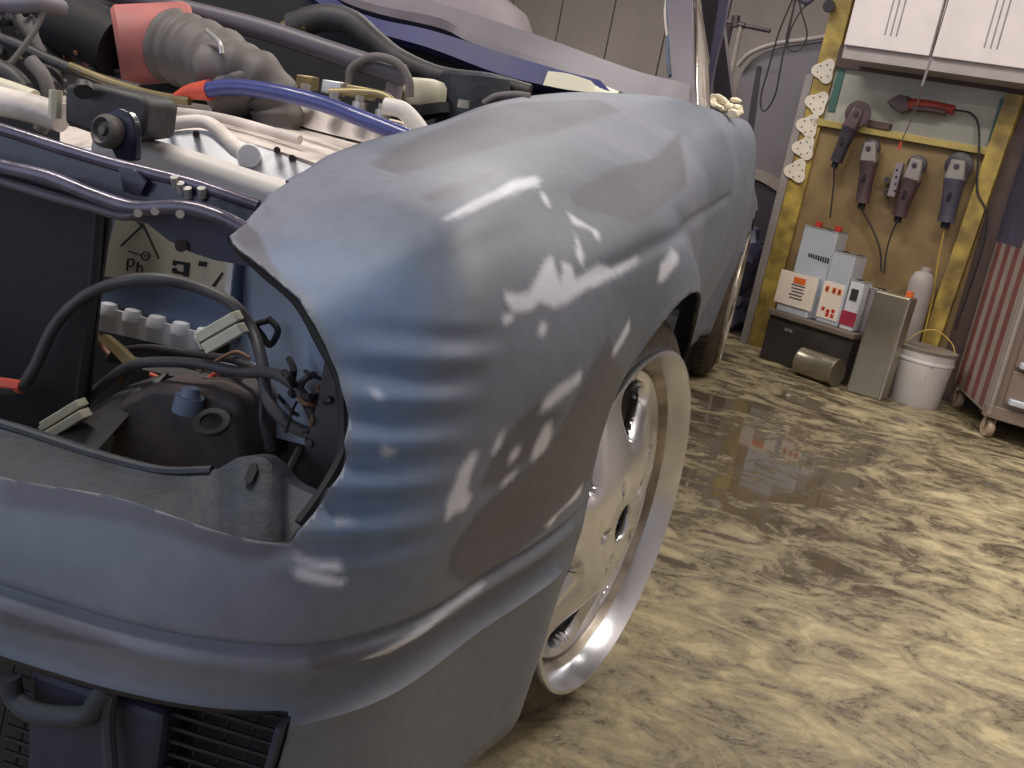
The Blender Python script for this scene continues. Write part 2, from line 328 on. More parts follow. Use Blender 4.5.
def cr(a, b, c, d, t): return .5*((2*b)+(c-a)*t+(2*a-5*b+4*c-d)*t*t+(3*b-a-3*c+d)*t**3)
def interp(rows, subs):
    n = len(rows); out = []; par = []
    ext = [[2*Vector(p)-Vector(q) for p, q in zip(rows[0], rows[1])]]+[[Vector(p) for p in r] for r in rows]+[[2*Vector(p)-Vector(q) for p, q in zip(rows[-1], rows[-2])]]
    for i in range(n-1):
        for k in range(subs[i]):
            t = k/subs[i]; out.append([cr(*(ext[i+j][m] for j in range(4)), t) for m in range(len(rows[0]))]); par.append(i+t)
    out.append([Vector(p) for p in rows[-1]]); par.append(n-1.); return out, par
g1, PS = interp(ST, SUBS)
cols = [[g1[i][j] for i in range(len(g1))] for j in range(len(ST[0]))]
g2, PT = interp(cols, SUBT)           # g2[t][s]
NS, NT = len(g1), len(g2)
def sm(a, b, x): x = max(0, min(1, (x-a)/(b-a))); return x*x*(3-2*x)
def gs(x, w): return math.exp(-(x/w)**2)
XE = [(.70,-.295),(.654,-.289),(.646,-.257),(.641,-.241),(.628,-.205),(.615,-.186),(.604,-.174),(.588,-.160),(.572,-.148),(.554,-.140),(.538,-.136),(.524,-.135),(.513,-.139),(.497,-.144),(.485,-.149),(.46,-.16)]
def xedge(z):
    for (z0, x0), (z1, x1) in zip(XE, XE[1:]):
        if z >= z1: t = (z0-z)/(z0-z1); return x0+(x1-x0)*max(0, min(1, t))
    return XE[-1][1]
HUBZ = .29
def detail(p):
    p = p.copy(); x, y, z = p
    if y < 3.2:
        side = sm(-.62, -.45, y)
        # arch flare, front and rear
        for yc, R0, am in ((0, .318, .029), (2.6, .325, .03)):
            d = math.hypot(y-yc, z-HUBZ)
            if d < R0+.12 and z > .2:
                a = am*sm(-.24, .10, y) if yc == 0 else am
                p.x += a*(1-sm(R0+.005, R0+.10, d))
                p.x += .004*gs(d-R0, .008)*sm(yc-.42, yc-.2, y)
        # bumper crease grooves (fade out along the wing)
        fd = 1-sm(-.42, -.30, y)
        out = Vector((0, -1, 0)).lerp(Vector((1, 0, 0)), sm(-.80, -.62, y)); out.normalize()
        if y < -.28:
            p -= out*(.0065*gs(z-.410, .0035)*fd*(1-.55*sm(-.25, -.45, x)))
            p += out*(.0035*gs(z-.398, .006)*fd)
            p -= out*(.013*sm(.404, .368, z)*(1-sm(.364, .354, z))*fd)
            p += out*(.003*gs(z-.354, .004)*fd)
            # rippled corner beside the headlight opening
            wv = sm(-.175, -.13, x)*(1-sm(-.10, -.062, x))*sm(.455, .48, z)*(1-sm(.60, .64, z))
            p += out*(.0042*wv*math.sin((z-.455)*2*PI/.0285))
        # soft lower body line from the wing down to the flare
        if -.5 < y < .7: p.x -= .005*gs(z-(.655+.05*(y+.4)), .008)*sm(-.5, -.2, y)
        # door shut line
        if z > .2 and y > .4: p.x -= .006*gs(y-.70, .008)
    return p
G = [[detail(g2[t][s]) for s in range(NS)] for t in range(NT)]
ARCH = [(0, .318), (92, .320), (112, .317), (126, .325), (136, .343), (148, .342), (158, .324), (169, .322), (176, .330), (186, .326), (193, .325), (200, .36)]
def archr(a):
    a %= 360
    if a > 300: a = 0
    for (a0, r0), (a1, r1) in zip(ARCH, ARCH[1:]):
        if a <= a1: return r0+(r1-r0)*max(0, (a-a0)/(a1-a0))
    return ARCH[-1][1]
def keep(p):
    x, y, z = p; g = 1.
    if y < -.52: g = min(g, max(x-xedge(z), .484-.004*math.sin(x*30)-z))
    g = min(g, math.hypot(y, z-HUBZ)-archr(math.degrees(math.atan2(z-HUBZ, y))), math.hypot(y-2.6, z-HUBZ)-.325)
    if y < -.6: g = min(g, max(z-(.361), x+.126-(z-.36)*.12))
    return g
# body patches: 0 bare filler sanded through, 1 darker grey areas and crease shade, 2 soft bluish reflection painted in; outlines in the shell's own (station, row) coordinates
PATCH = [(0,[(7.87,2.09),(8.38,2.05),(9.29,2.04),(10.45,2.05),(10.9,2.06),(11.44,2.13),(11.76,2.19),(11.28,2.35),(10.63,2.25),(10.03,2.21),(9.61,2.19),(8.92,2.19),(8.23,2.14)]),
 (0,[(11.28,2.45),(11.04,2.75),(10.9,2.76),(11.02,2.53)]),
 (0,[(11.37,3.01),(11.55,3.24),(11.84,3.51),(11.57,3.61),(11.61,3.39),(11.2,3.19)]),
 (0,[(11.1,3.31),(10.89,3.65),(10.72,3.82),(10.71,3.61)]),
 (0,[(8.65,3.71),(8.99,3.81),(9.25,3.79),(9.86,3.51),(10.12,3.46),(10.04,3.68),(10.0,3.89),(10.3,3.62),(10.47,3.72),(10.41,3.92),(10.89,3.89),(11.26,3.9),(11.62,4.04),(12.82,4.21),(12.59,4.24),(11.25,4.12),(10.56,4.09),(10.12,4.13),(9.72,4.14),(9.42,3.99),(9.15,4.05),(8.8,4.01),(8.62,3.86)]),
 (0,[(8.48,4.01),(8.73,4.01),(8.73,4.11),(8.51,4.13)]),
 (0,[(9.35,4.24),(9.49,4.3),(9.36,4.42),(9.24,4.37)]),
 (0,[(9.38,5.28),(9.42,5.16),(9.67,5.05),(9.99,5.0),(10.17,4.98),(10.16,5.11),(9.83,5.18),(9.57,5.27)]),
 (0,[(9.55,5.77),(9.52,5.63),(9.58,5.44),(9.7,5.43),(9.86,5.59),(9.84,5.75),(9.68,5.82)]),
 (0,[(8.6,5.54),(8.63,5.41),(8.72,5.35),(8.74,5.51),(8.65,5.58)]),
 (0,[(9.03,5.69),(9.04,5.59),(9.21,5.58),(9.22,5.68),(9.12,5.74)]),
 (0,[(9.06,5.96),(9.11,5.9),(9.33,5.85),(9.34,5.92),(9.15,6.01)]),
 (0,[(8.04,6.16),(8.02,5.89),(8.03,5.63),(8.16,5.47),(8.29,5.5),(8.28,5.71),(8.35,5.88),(8.5,5.99),(8.45,6.14),(8.23,6.12),(8.13,6.2)]),
 (0,[(10.8,7.48),(11.01,7.39),(11.61,7.26),(12.04,7.15),(12.03,7.4),(11.47,7.37),(11.25,7.41),(11.07,7.58),(10.9,7.44)]),
 (0,[(13.19,4.75),(13.28,4.53),(13.68,4.42),(13.8,4.53),(13.73,4.62),(13.56,4.68),(13.33,4.78)]),
 (0,[(6.12,4.64),(6.31,4.71),(6.27,4.76),(6.12,4.69)]),
 (0,[(6.41,5.25),(6.71,5.35),(6.76,5.42),(6.51,5.34)]),
 (0,[(6.1,6.03),(6.4,6.05),(6.36,6.08),(6.14,6.07)]),
 (0,[(5.6,6.46),(5.89,6.56),(6.33,6.58),(6.39,6.71),(6.13,6.67),(5.77,6.59)]),
 (0,[(5.72,6.68),(5.92,6.67),(6.14,6.74),(6.52,6.85),(6.45,6.92),(6.02,6.86),(5.76,6.8)]),
 (0,[(7.82,8.1),(8.36,8.02),(8.94,7.99),(9.3,7.97),(9.63,7.95),(9.97,7.94),(9.76,8.04),(9.44,8.05),(9.12,8.06),(8.76,8.11),(8.43,8.24),(7.92,8.53),(7.09,8.24),(7.55,8.14)]),
 (0,[(11.23,5.0),(11.6,4.93),(12.02,4.84),(12.12,5.0),(11.58,5.07),(11.33,5.07)]),
 (1,[(10.98,4.74),(10.44,4.98),(10.2,5.2),(10.08,5.41),(10.0,5.58),(9.94,5.76),(9.57,5.84),(9.35,5.93),(9.14,6.02),(8.79,6.23),(8.64,6.59),(8.73,7.13),(9.26,7.56),(10.13,7.92),(10.31,7.72),(10.61,7.62),(11.21,7.48),(11.75,7.32),(12.34,7.31),(12.48,6.75),(12.5,6.3),(12.48,5.94),(12.5,5.73),(12.51,5.53),(11.49,5.13)]),
 (1,[(9.31,5.16),(8.95,5.29),(8.81,5.44),(8.67,5.59),(8.56,5.9),(9.1,5.96),(9.31,5.87),(9.52,5.79),(9.75,5.55),(10.01,5.4)]),
 (1,[(11.92,2.74),(12.72,2.69),(13.88,2.63),(14.69,2.8),(15.54,2.62),(16.3,2.38),(15.7,3.14),(15.11,3.69),(14.22,3.72),(13.46,3.75),(13.0,3.72),(12.62,3.49),(12.26,3.27),(11.74,2.99)]),
 (1,[(8.42,1.65),(8.97,1.68),(9.7,1.7),(10.58,1.71),(11.54,1.71),(10.62,1.84),(9.88,1.8),(9.12,1.78),(8.28,1.78)]),
 (1,[(6.09,7.93),(6.44,7.96),(6.85,8.0),(7.2,8.02),(7.56,8.06),(7.97,8.15),(7.71,8.38),(7.11,8.19),(6.67,8.21),(6.27,8.29)]),
 (1,[(8.57,6.74),(9.24,6.9),(9.88,7.13),(9.91,7.56),(9.92,8.0),(9.7,7.91),(8.79,7.2)]),
 (1,[(2.63,8.04),(2.86,8.01),(3.08,7.99),(3.3,8.0),(3.55,8.01),(3.8,8.03),(4.08,8.18),(3.8,8.25),(3.5,8.38),(3.22,8.51),(3.02,8.54),(2.83,8.57),(2.63,8.6)]),  # shade below the bumper crease, painted dark
 (1,[(2.33,6.31),(2.49,6.3),(2.66,6.29),(2.85,6.27),(3.04,6.26),(3.24,6.24),(3.47,6.25),(3.72,6.25),(3.97,6.27),(4.22,6.28),(4.48,6.31),(4.76,6.33),(5.03,6.35),(5.3,6.38),(5.55,6.43),(5.42,6.6),(5.01,6.61),(4.79,6.58),(4.56,6.55),(4.23,6.51),(3.92,6.48),(3.62,6.5),(3.33,6.51),(3.12,6.56),(2.94,6.6),(2.76,6.64),(2.59,6.69),(2.43,6.73),(2.38,6.52)]),
 (1,[(3.26,1.47),(3.12,0.64),(3.93,1.3),(4.27,2.2),(4.57,2.68),(4.16,2.46),(3.8,2.06)]),
 (1,[(13.77,0.06),(14.1,0.18),(14.51,0.24),(14.81,0.41),(15.11,0.56),(15.42,0.7),(15.75,0.81),(15.69,1.35),(15.1,1.39),(14.53,1.42),(13.97,1.44),(13.47,1.41),(12.97,1.38),(12.45,1.35),(11.65,1.33),(10.73,1.31),(9.91,1.26),(9.12,1.23),(9.22,0.8)]),
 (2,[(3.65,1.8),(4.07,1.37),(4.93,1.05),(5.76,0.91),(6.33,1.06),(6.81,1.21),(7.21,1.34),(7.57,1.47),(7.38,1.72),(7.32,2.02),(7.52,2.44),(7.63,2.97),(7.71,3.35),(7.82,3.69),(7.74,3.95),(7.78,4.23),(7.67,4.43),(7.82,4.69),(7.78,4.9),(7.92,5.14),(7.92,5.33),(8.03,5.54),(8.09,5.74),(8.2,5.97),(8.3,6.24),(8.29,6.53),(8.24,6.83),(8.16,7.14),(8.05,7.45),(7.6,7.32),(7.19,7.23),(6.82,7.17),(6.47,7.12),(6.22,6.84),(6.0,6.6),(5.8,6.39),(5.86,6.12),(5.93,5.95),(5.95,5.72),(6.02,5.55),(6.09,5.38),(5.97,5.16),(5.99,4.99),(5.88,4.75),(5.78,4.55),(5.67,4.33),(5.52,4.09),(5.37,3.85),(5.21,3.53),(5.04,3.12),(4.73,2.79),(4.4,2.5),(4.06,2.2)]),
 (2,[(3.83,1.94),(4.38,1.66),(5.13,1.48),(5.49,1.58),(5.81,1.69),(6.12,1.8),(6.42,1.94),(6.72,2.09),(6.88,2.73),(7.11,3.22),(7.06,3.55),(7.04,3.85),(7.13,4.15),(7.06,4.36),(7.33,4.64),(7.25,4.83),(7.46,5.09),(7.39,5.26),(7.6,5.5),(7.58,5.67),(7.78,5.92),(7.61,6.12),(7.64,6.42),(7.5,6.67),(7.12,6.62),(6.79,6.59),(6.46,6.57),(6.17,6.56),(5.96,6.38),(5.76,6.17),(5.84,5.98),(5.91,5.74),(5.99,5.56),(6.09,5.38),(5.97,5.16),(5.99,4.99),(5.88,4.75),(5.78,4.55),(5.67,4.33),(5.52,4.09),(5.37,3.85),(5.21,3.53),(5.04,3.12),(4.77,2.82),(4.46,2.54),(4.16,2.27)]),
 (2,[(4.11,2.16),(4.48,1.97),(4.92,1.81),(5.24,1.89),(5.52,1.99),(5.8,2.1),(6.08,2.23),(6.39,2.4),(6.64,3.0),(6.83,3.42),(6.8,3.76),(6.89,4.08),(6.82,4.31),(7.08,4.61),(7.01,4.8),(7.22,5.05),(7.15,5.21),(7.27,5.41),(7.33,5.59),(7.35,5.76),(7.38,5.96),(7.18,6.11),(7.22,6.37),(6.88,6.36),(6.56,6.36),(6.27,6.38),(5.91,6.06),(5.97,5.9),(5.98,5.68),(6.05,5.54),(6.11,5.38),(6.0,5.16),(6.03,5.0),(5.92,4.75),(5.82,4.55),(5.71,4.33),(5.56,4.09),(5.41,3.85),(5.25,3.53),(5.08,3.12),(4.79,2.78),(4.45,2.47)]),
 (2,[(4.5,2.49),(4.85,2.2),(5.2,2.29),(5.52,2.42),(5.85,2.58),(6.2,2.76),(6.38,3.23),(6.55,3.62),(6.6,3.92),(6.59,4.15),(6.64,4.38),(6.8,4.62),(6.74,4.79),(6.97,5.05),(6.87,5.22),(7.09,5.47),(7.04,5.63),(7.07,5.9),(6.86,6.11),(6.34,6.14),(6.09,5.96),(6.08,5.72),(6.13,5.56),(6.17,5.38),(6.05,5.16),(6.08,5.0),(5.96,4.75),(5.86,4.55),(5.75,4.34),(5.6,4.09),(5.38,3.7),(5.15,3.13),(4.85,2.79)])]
def inpoly(x, y, poly):
    c = False; j = len(poly)-1
    for i in range(len(poly)):
        if (poly[i][1] > y) != (poly[j][1] > y) and x < (poly[j][0]-poly[i][0])*(y-poly[i][1])/(poly[j][1]-poly[i][1])+poly[i][0]: c = not c
        j = i
    return c
def shell(mirror):
    bm = B()
    cl = bm.verts.layers.float_color.new('paint'); vv = {}
    g = [[keep(G[t][s]) for s in range(NS)] for t in range(NT)]
    def mx(p): return Vector((-1.7-p.x, p.y, p.z)) if mirror else p
    def vert(t, s):
        k = (t, s)
        if k not in vv:
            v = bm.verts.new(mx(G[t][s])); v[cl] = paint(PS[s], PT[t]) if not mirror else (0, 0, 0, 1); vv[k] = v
        return vv[k]
    def cut(a, b):
        k = (a, b) if a < b else (b, a)
        if k not in vv:
            a, b = k; ga, gb = g[a[0]][a[1]], g[b[0]][b[1]]; f = ga/(ga-gb)
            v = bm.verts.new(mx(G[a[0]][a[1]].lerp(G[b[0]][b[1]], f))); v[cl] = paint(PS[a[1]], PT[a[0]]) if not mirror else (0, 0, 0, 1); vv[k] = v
        return vv[k]
    for t in range(NT-1):
        for s in range(NS-1):
            q = [(t, s), (t+1, s), (t+1, s+1), (t, s+1)]
            gg = [g[a][b] for a, b in q]
            if all(x <= 0 for x in gg): continue
            tris = [q] if all(x > 0 for x in gg) else [(q[0], q[1], q[2]), (q[0], q[2], q[3])]
            for tr in tris:
                out = []
                for i in range(len(tr)):
                    a, b = tr[i], tr[(i+1) % len(tr)]; ga, gb = g[a[0]][a[1]], g[b[0]][b[1]]
                    if ga > 0: out.append(vert(*a))
                    if (ga > 0) != (gb > 0): out.append(cut(a, b))
                out = list(dict.fromkeys(out))
                if len(out) > 2: bm.faces.new(out if not mirror else out[::-1])
    return bm
PB = [(k, p, (min(q[0] for q in p), max(q[0] for q in p), min(q[1] for q in p), max(q[1] for q in p))) for k, p in PATCH]
def paint(s, t):
    if not any(b[0]-.06 <= s <= b[1]+.06 and b[2]-.05 <= t <= b[3]+.05 for _, _, b in PB): return (0, 0, 0, 1)
    acc = [0, 0, 0]
    for ds, dt in ((0, 0), (-.03, -.025), (.03, .025), (.03, -.025), (-.03, .025), (.055, 0), (-.055, 0), (0, .045), (0, -.045)):
        q = paint1(s+ds, t+dt)
        for i in range(3): acc[i] += q[i]/9
    return (*acc, 1.)
def paint1(s, t):
    r = gg = b = 0.
    for kind, poly, bb in PB:
        if bb[0] <= s <= bb[1] and bb[2] <= t <= bb[3] and inpoly(s, t, poly):
            if kind == 0: r = 1.
            elif kind == 1: gg = 1.
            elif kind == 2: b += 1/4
            elif kind == 3: return (.0, .0, .0, .0)
    return (r, gg, b, 1.)
def body_mat():
    m = bpy.data.materials.new('sanded_grey_primer'); m.use_nodes = True; nt = m.node_tree; N = nt.nodes; L = nt.links; b = N['Principled BSDF']
    tc = N.new('ShaderNodeTexCoord'); at = N.new('ShaderNodeAttribute'); at.attribute_name = 'paint'
    sp = N.new('ShaderNodeSeparateColor'); L.new(at.outputs['Color'], sp.inputs[0])
    n1 = N.new('ShaderNodeTexNoise'); n1.inputs['Scale'].default_value = 3.2; n1.inputs['Detail'].default_value = 4; n1.inputs['Distortion'].default_value = .6; L.new(tc.outputs['Object'], n1.inputs['Vector'])
    n2 = N.new('ShaderNodeTexNoise'); n2.inputs['Scale'].default_value = 60; n2.inputs['Detail'].default_value = 5; L.new(tc.outputs['Object'], n2.inputs['Vector'])
    rp = N.new('ShaderNodeValToRGB'); L.new(n1.outputs['Fac'], rp.inputs[0]); e = rp.color_ramp.elements
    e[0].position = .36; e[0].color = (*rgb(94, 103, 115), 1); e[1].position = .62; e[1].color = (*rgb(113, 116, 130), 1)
    def mix(fac, a, bcol, k=1.):
        n = N.new('ShaderNodeMix'); n.data_type = 'RGBA'
        mm = N.new('ShaderNodeMath'); mm.operation = 'MULTIPLY'; L.new(fac, mm.inputs[0]); mm.inputs[1].default_value = k; L.new(mm.outputs[0], n.inputs[0])
        L.new(a, n.inputs[6]); n.inputs[7].default_value = (*bcol, 1); return n.outputs[2]
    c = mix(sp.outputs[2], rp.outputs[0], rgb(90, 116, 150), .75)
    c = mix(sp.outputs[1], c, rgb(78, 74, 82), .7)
    c = mix(sp.outputs[0], c, rgb(206, 208, 218), .9)
    # fine sanding mottling
    ml = N.new('ShaderNodeMix'); ml.data_type = 'RGBA'; ml.blend_type = 'OVERLAY'; ml.inputs[0].default_value = .18; L.new(c, ml.inputs[6]); L.new(n2.outputs['Fac'], ml.inputs[7])
    L.new(ml.outputs[2], b.inputs['Base Color'])
    mr = N.new('ShaderNodeMapRange'); L.new(n1.outputs['Fac'], mr.inputs[0]); mr.inputs[1].default_value = .3; mr.inputs[2].default_value = .7; mr.inputs[3].default_value = .44; mr.inputs[4].default_value = .6; b.inputs['Specular IOR Level'].default_value = .4
    L.new(mr.outputs[0], b.inputs['Roughness'])
    bp = N.new('ShaderNodeBump'); bp.inputs['Strength'].default_value = .06; bp.inputs['Distance'].default_value = .003; L.new(n2.outputs['Fac'], bp.inputs['Height']); L.new(bp.outputs[0], b.inputs['Normal'])
    return m
M['body'] = body_mat()
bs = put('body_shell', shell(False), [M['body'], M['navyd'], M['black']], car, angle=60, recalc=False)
md = bs.modifiers.new('solid', 'SOLIDIFY'); md.thickness = .006; md.offset = -1; md.material_offset = 1; md.material_offset_rim = 2
bs2 = put('body_shell', shell(True), [M['body'], M['navyd'], M['black']], car, angle=60, recalc=False)
md = bs2.modifiers.new('solid', 'SOLIDIFY'); md.thickness = .003; md.offset = -1; md.material_offset = 1

one('opening_return', lambda bm: tube(bm, [ay(232, 238, -.60), ay(262, 269, -.635), ay(298, 301, -.652), ay(322, 343, -.668), ay(341, 382, -.675), ay(345, 430, -.688), ay(343, 456, -.694), ay(322, 494, -.712), ay(300, 524, -.728)], .0048, 8), M['black'], car)
# ---- windscreen frame, pillars, roof
def strip(bm, top, bot, thick):
    a = spline(top, 6); b = spline(bot, 6); th = Vector(thick)
    n = len(a); va = [bm.verts.new(p) for p in a]; vb = [bm.verts.new(p) for p in b]; vc = [bm.verts.new(p+th) for p in b]; vd = [bm.verts.new(p+th) for p in a]
    for i in range(n-1):
        for p, q in ((va, vb), (vb, vc), (vc, vd), (vd, va)): bm.faces.new((p[i], q[i], q[i+1], p[i+1]))
    bm.faces.new((va[0], vb[0], vc[0], vd[0])); bm.faces.new((vd[-1], vc[-1], vb[-1], va[-1]))
def scuttle(bm):
    top = [(300, -34, .60), (360, -18, .60), (420, -2, .60), (480, 16, .60), (540, 36, .61), (600, 58, .62), (640, 72, .63), (672, 80, .64), (690, 84, .66)]
    bot = [(300, -6, .56), (350, 5, .55), (420, 18, .55), (455, 32, .55), (500, 52, .55), (560, 72, .54), (610, 88, .55), (650, 104, .57), (688, 124, .62)]
    strip(bm, [ay(*p) for p in top], [ay(*p) for p in bot], (0, .05, -.01))
one('windscreen_frame', scuttle, M['frame'], car)
def pillar(bm):
    L_ = [(664, -60), (667, 0), (669, 40), (672, 74), (664, 86), (655, 100)]; R2 = [(692, -60), (692, 0), (692, 40), (693, 74), (694, 95), (697, 118)]
    a = [ay(u, v, .86-.0022*v) for u, v in L_]; b = [ay(u, v, .84-.0018*v) for u, v in R2]
    strip(bm, a, b, (.0, .035, 0))
one('windscreen_pillar', pillar, M['frame'], car)
one('pillar_seal', lambda bm: tube(bm, [ay(666, -40, .88), ay(668, 10, .86), ay(668, 30, .85), ay(668, 60, .8), ay(670, 76, .74)], .0035, 8), M['inner'], car)
one('pillar_trim', lambda bm: tube(bm, [ay(664, -40, .88), ay(666, 0, .87), ay(665, 12, .86), ay(667, 36, .84)], .0028, 8), M['paper'], car)
one('door_seal', lambda bm: tube(bm, [ay(692, -40, .9), ay(692, 30, .84), ay(693, 80, .76), ay(694, 112, .68)], .0042, 8), M['black'], car)
one('window_trim', lambda bm: tube(bm, [ay(695, -30, .9), ay(696, 40, .84), ay(696, 80, .78), ay(697, 113, .72)], .0028, 8), M['chrome'], car)
def chan(bm):
    strip(bm, [ay(698, -40, .93), ay(698, 0, .9), ay(698, 60, .84), ay(698, 114, .76)], [ay(697, -40, .96), ay(700, 0, .93), ay(706, 60, .90), ay(709, 117, .86)], (0, .02, 0))
one('window_channel', chan, M['beiget'], car)
one('window_channel_lip', lambda bm: tube(bm, [ay(697, -20, .92), ay(701, 15, .9), ay(707, 60, .89), ay(710, 116, .85)], .0024, 8), M['chrome'], car)
one('center_pillar', lambda bm: strip(bm, [ay(722, -20, 1.5), ay(716, 20, 1.5), ay(708, 74, 1.5), ay(706, 112, 1.5)], [ay(731, -20, 1.5), ay(725, 20, 1.5), ay(713, 74, 1.5), ay(710, 112, 1.5)], (0, .05, 0)), M['dpur'], car)
def roof(bm):
    n = 12; rows = []
    for j in range(7):
        t = j/6; row = []
        for i in range(n+1):
            u = i/n*2-1
            row.append(bm.verts.new((-.85+u*(.60+.04*math.sin(t*PI)), 1.08+t*1.05, 1.30+.05*math.sin(t*PI)*.8-.035*abs(u)**3)))
        rows.append(row)
    for a, b in zip(rows, rows[1:]):
        for i in range(n): bm.faces.new((a[i], a[i+1], b[i+1], b[i]))
one('roof', roof, M['frame'], car, solid=.02)
for sx in (0, 1):
    f = (lambda x: x) if sx == 0 else (lambda x: -1.7-x)
    one('rear_pillar', lambda bm: hexa(bm, [Vector((f(x), y, z)) for x, y, z in [(-.14, 2.75, .87), (-.2, 2.75, .87), (-.2, 2.95, .87), (-.14, 2.95, .87), (-.26, 2.02, 1.29), (-.32, 2.02, 1.29), (-.32, 2.13, 1.3), (-.26, 2.13, 1.3)]]), M['frame'], car, smooth=False)
one('windscreen_pillar', lambda bm: tube(bm, [(-1.62, .58, .86), (-1.55, .8, 1.05), (-1.45, 1.1, 1.29)], .025, 8), M['frame'], car)
one('windscreen_pillar', lambda bm: tube(bm, [ay(679, -55, .98), (-.21, 1.04, 1.21), (-.26, 1.1, 1.3)], .02, 8), M['frame'], car)
# dashboard seen through the empty windscreen opening
def dash(bm):
    n = 26; m_ = 10; rows = []
    for j in range(m_+1):
        t = j/m_; a = t*PI*.62; row = []
        for i in range(n+1):
            x = -1.5+i/n*1.08
            e = sm(-.56, -.42, x); e2 = 1-e*e*.8
            y = .80-.12*math.cos(a)*.8+t*.12; z = .80+(.205)*math.sin(a)*e2+.012*math.sin(t*14)*(.3)
            row.append(bm.verts.new((x, y, z)))
        rows.append(row)
    for a, b in zip(rows, rows[1:]):
        for i in range(n): bm.faces.new((a[i], a[i+1], b[i+1], b[i]))
one('dashboard', dash, M['dash'], car, solid=.02)
one('firewall', lambda bm: box(bm, (-.85, .57, .58), (1.4, .02, .5)), M['black'], car, smooth=False)
one('rear_deck', lambda bm: box(bm, (-.85, 3.08, .86), (1.36, .66, .03)), M['frame'], car, smooth=False)
one('door_floor', lambda bm: box(bm, (-.85, 1.9, .24), (1.5, 2.6, .04)), M['black'], car, smooth=False)

# ---- wheels
def wheel(name, yc, steer, tm):
    hub = Vector((0, yc, HUBZ)); nr = Vector((math.cos(steer), -math.sin(steer), 0)); ba = Vector((math.sin(steer), math.cos(steer), 0))
    MT = Matrix(((ba.x, 0, nr.x, hub.x), (ba.y, 0, nr.y, hub.y), (ba.z, 1, nr.z, hub.z), (0, 0, 0, 1)))   # local x rearward, y up, z outward
    bm = B()
    lathe(bm, [(.205, -.2), (.232, -.2), (.238, -.19), (.214, -.17), (.212, -.05), (.236, -.012), (.240, -.004), (.238, .003), (.233, .004), (.226, -.006), (.219, -.020), (.215, -.03), (.213, -.19), (.205, -.2)], MT, 96)
    wh = put(name, bm, M['rim'] if yc < 1 else M['rimsat'], car, angle=50)
    bm = B(); lathe(bm, [(.2175, -.024), (.212, -.040), (.203, -.050), (.198, -.053), (.196, -.10), (.193, -.10), (.196, -.052), (.214, -.030)], MT, 96, closed=True); put('rim_barrel', bm, M['rimsat'], wh, angle=50)
    # face: polar grid with six windows
    NR, NA = 60, 420; bm = B(); grid = {}
    def win(r, a):
        # signed distance-like function, > 0 inside a window
        best = -1
        for k in range(6):
            ac = math.radians(80+60*k); da = (a-ac+PI) % (2*PI)-PI; da += (r-.145)*2.2
            w_ = .040*math.sqrt(max(0, 1-((r-.148)/.046)**2))*(1+.7*(r-.148)/.046) if abs(r-.148) < .046 else -1
            best = max(best, (w_-abs(da)*r) if w_ >= 0 else -.02)
        return best
    def hgt(r, a):
        h = -.008-.036*sm(.05, .2, r)
        wv = win(r, a); h += -.012*sm(-.016, .0, wv)
        for k in range(5):
            al = math.radians(40+72*k); d = math.hypot(r*math.cos(a)-.056*math.cos(al), r*math.sin(a)-.056*math.sin(al)); h -= .016*sm(.0125, .0085, d)
        return h
    rs = [.026+(.202-.026)*i/NR for i in range(NR+1)]
    for i, r in enumerate(rs):
        for j in range(NA):
            a = 2*PI*j/NA; grid[i, j] = bm.verts.new(MT@Vector((r*math.cos(a), r*math.sin(a), hgt(r, a))))
    for i in range(NR):
        for j in range(NA):
            rc = (rs[i]+rs[i+1])/2; ac = 2*PI*(j+.5)/NA
            if win(rc, ac) > .0015: continue
            bm.faces.new((grid[i, j], grid[i+1, j], grid[i+1, (j+1) % NA], grid[i, (j+1) % NA]))
    for v in [v for v in bm.verts if not v.link_faces]: bm.verts.remove(v)
    put('spoke_face', bm, M['rim'], wh, angle=60, solid=.012)
    bm = B(); lathe(bm, [(0, -.010), (.022, -.010), (.026, -.014), (.028, -.02), (0, -.021)], MT, 32); put('center_cap', bm, M['rimsat'], wh)
    for k in range(5):
        al = math.radians(40+72*k); bm = B(); cx, cy = .056*math.cos(al), .056*math.sin(al)
        lathe(bm, [(0, -.016), (.0075, -.016), (.0085, -.02), (.0085, -.03), (0, -.03)], MT@Matrix.Translation((cx, cy, 0)), 6); put('lug_bolt', bm, M['rusty'], wh, angle=30)
    bm = B(); lathe(bm, [(0, -.085), (.15, -.085), (.15, -.1), (0, -.1)], MT, 40); put('brake_disc', bm, M['rusty'], wh)
    bm = B(); prof = [(.228, -.008), (.246, -.012), (.262, -.018), (.277, -.028), (.286, -.040), (.2895, -.055)]
    for k in range(1, 5):
        z = -.055-k*.032; prof += [(.2895, z+.004), (.283, z+.002), (.283, z-.002), (.2895, z-.004)]
    prof += [(.2895, -.21), (.284, -.228), (.262, -.24), (.232, -.235), (.228, -.1)]
    lathe(bm, prof, MT, 96); put('tyre', bm, tm, wh, angle=40)
    if yc > 1:
        bm = B()
        for k in range(72):
            a = 2*PI*k/72; R3 = MT@Matrix.Rotation(a, 4, 'Z')
            for q, zz in enumerate((-.06, -.105, -.15, -.195)):
                M3 = (R3@Matrix.Rotation(.0, 4, 'Z')).to_3x3(); c = R3@Vector((.2895, (q % 2)*.012, zz)); box(bm, c, (.010, .014, .036), M=M3)
        o = put('tread', bm, tm, wh, smooth=False); o['kind'] = 'stuff'
    return wh
wheel('front_wheel', 0, math.radians(12.57), M['tyre'])
wheel('rear_wheel', 2.6, 0, M['reartyre'])
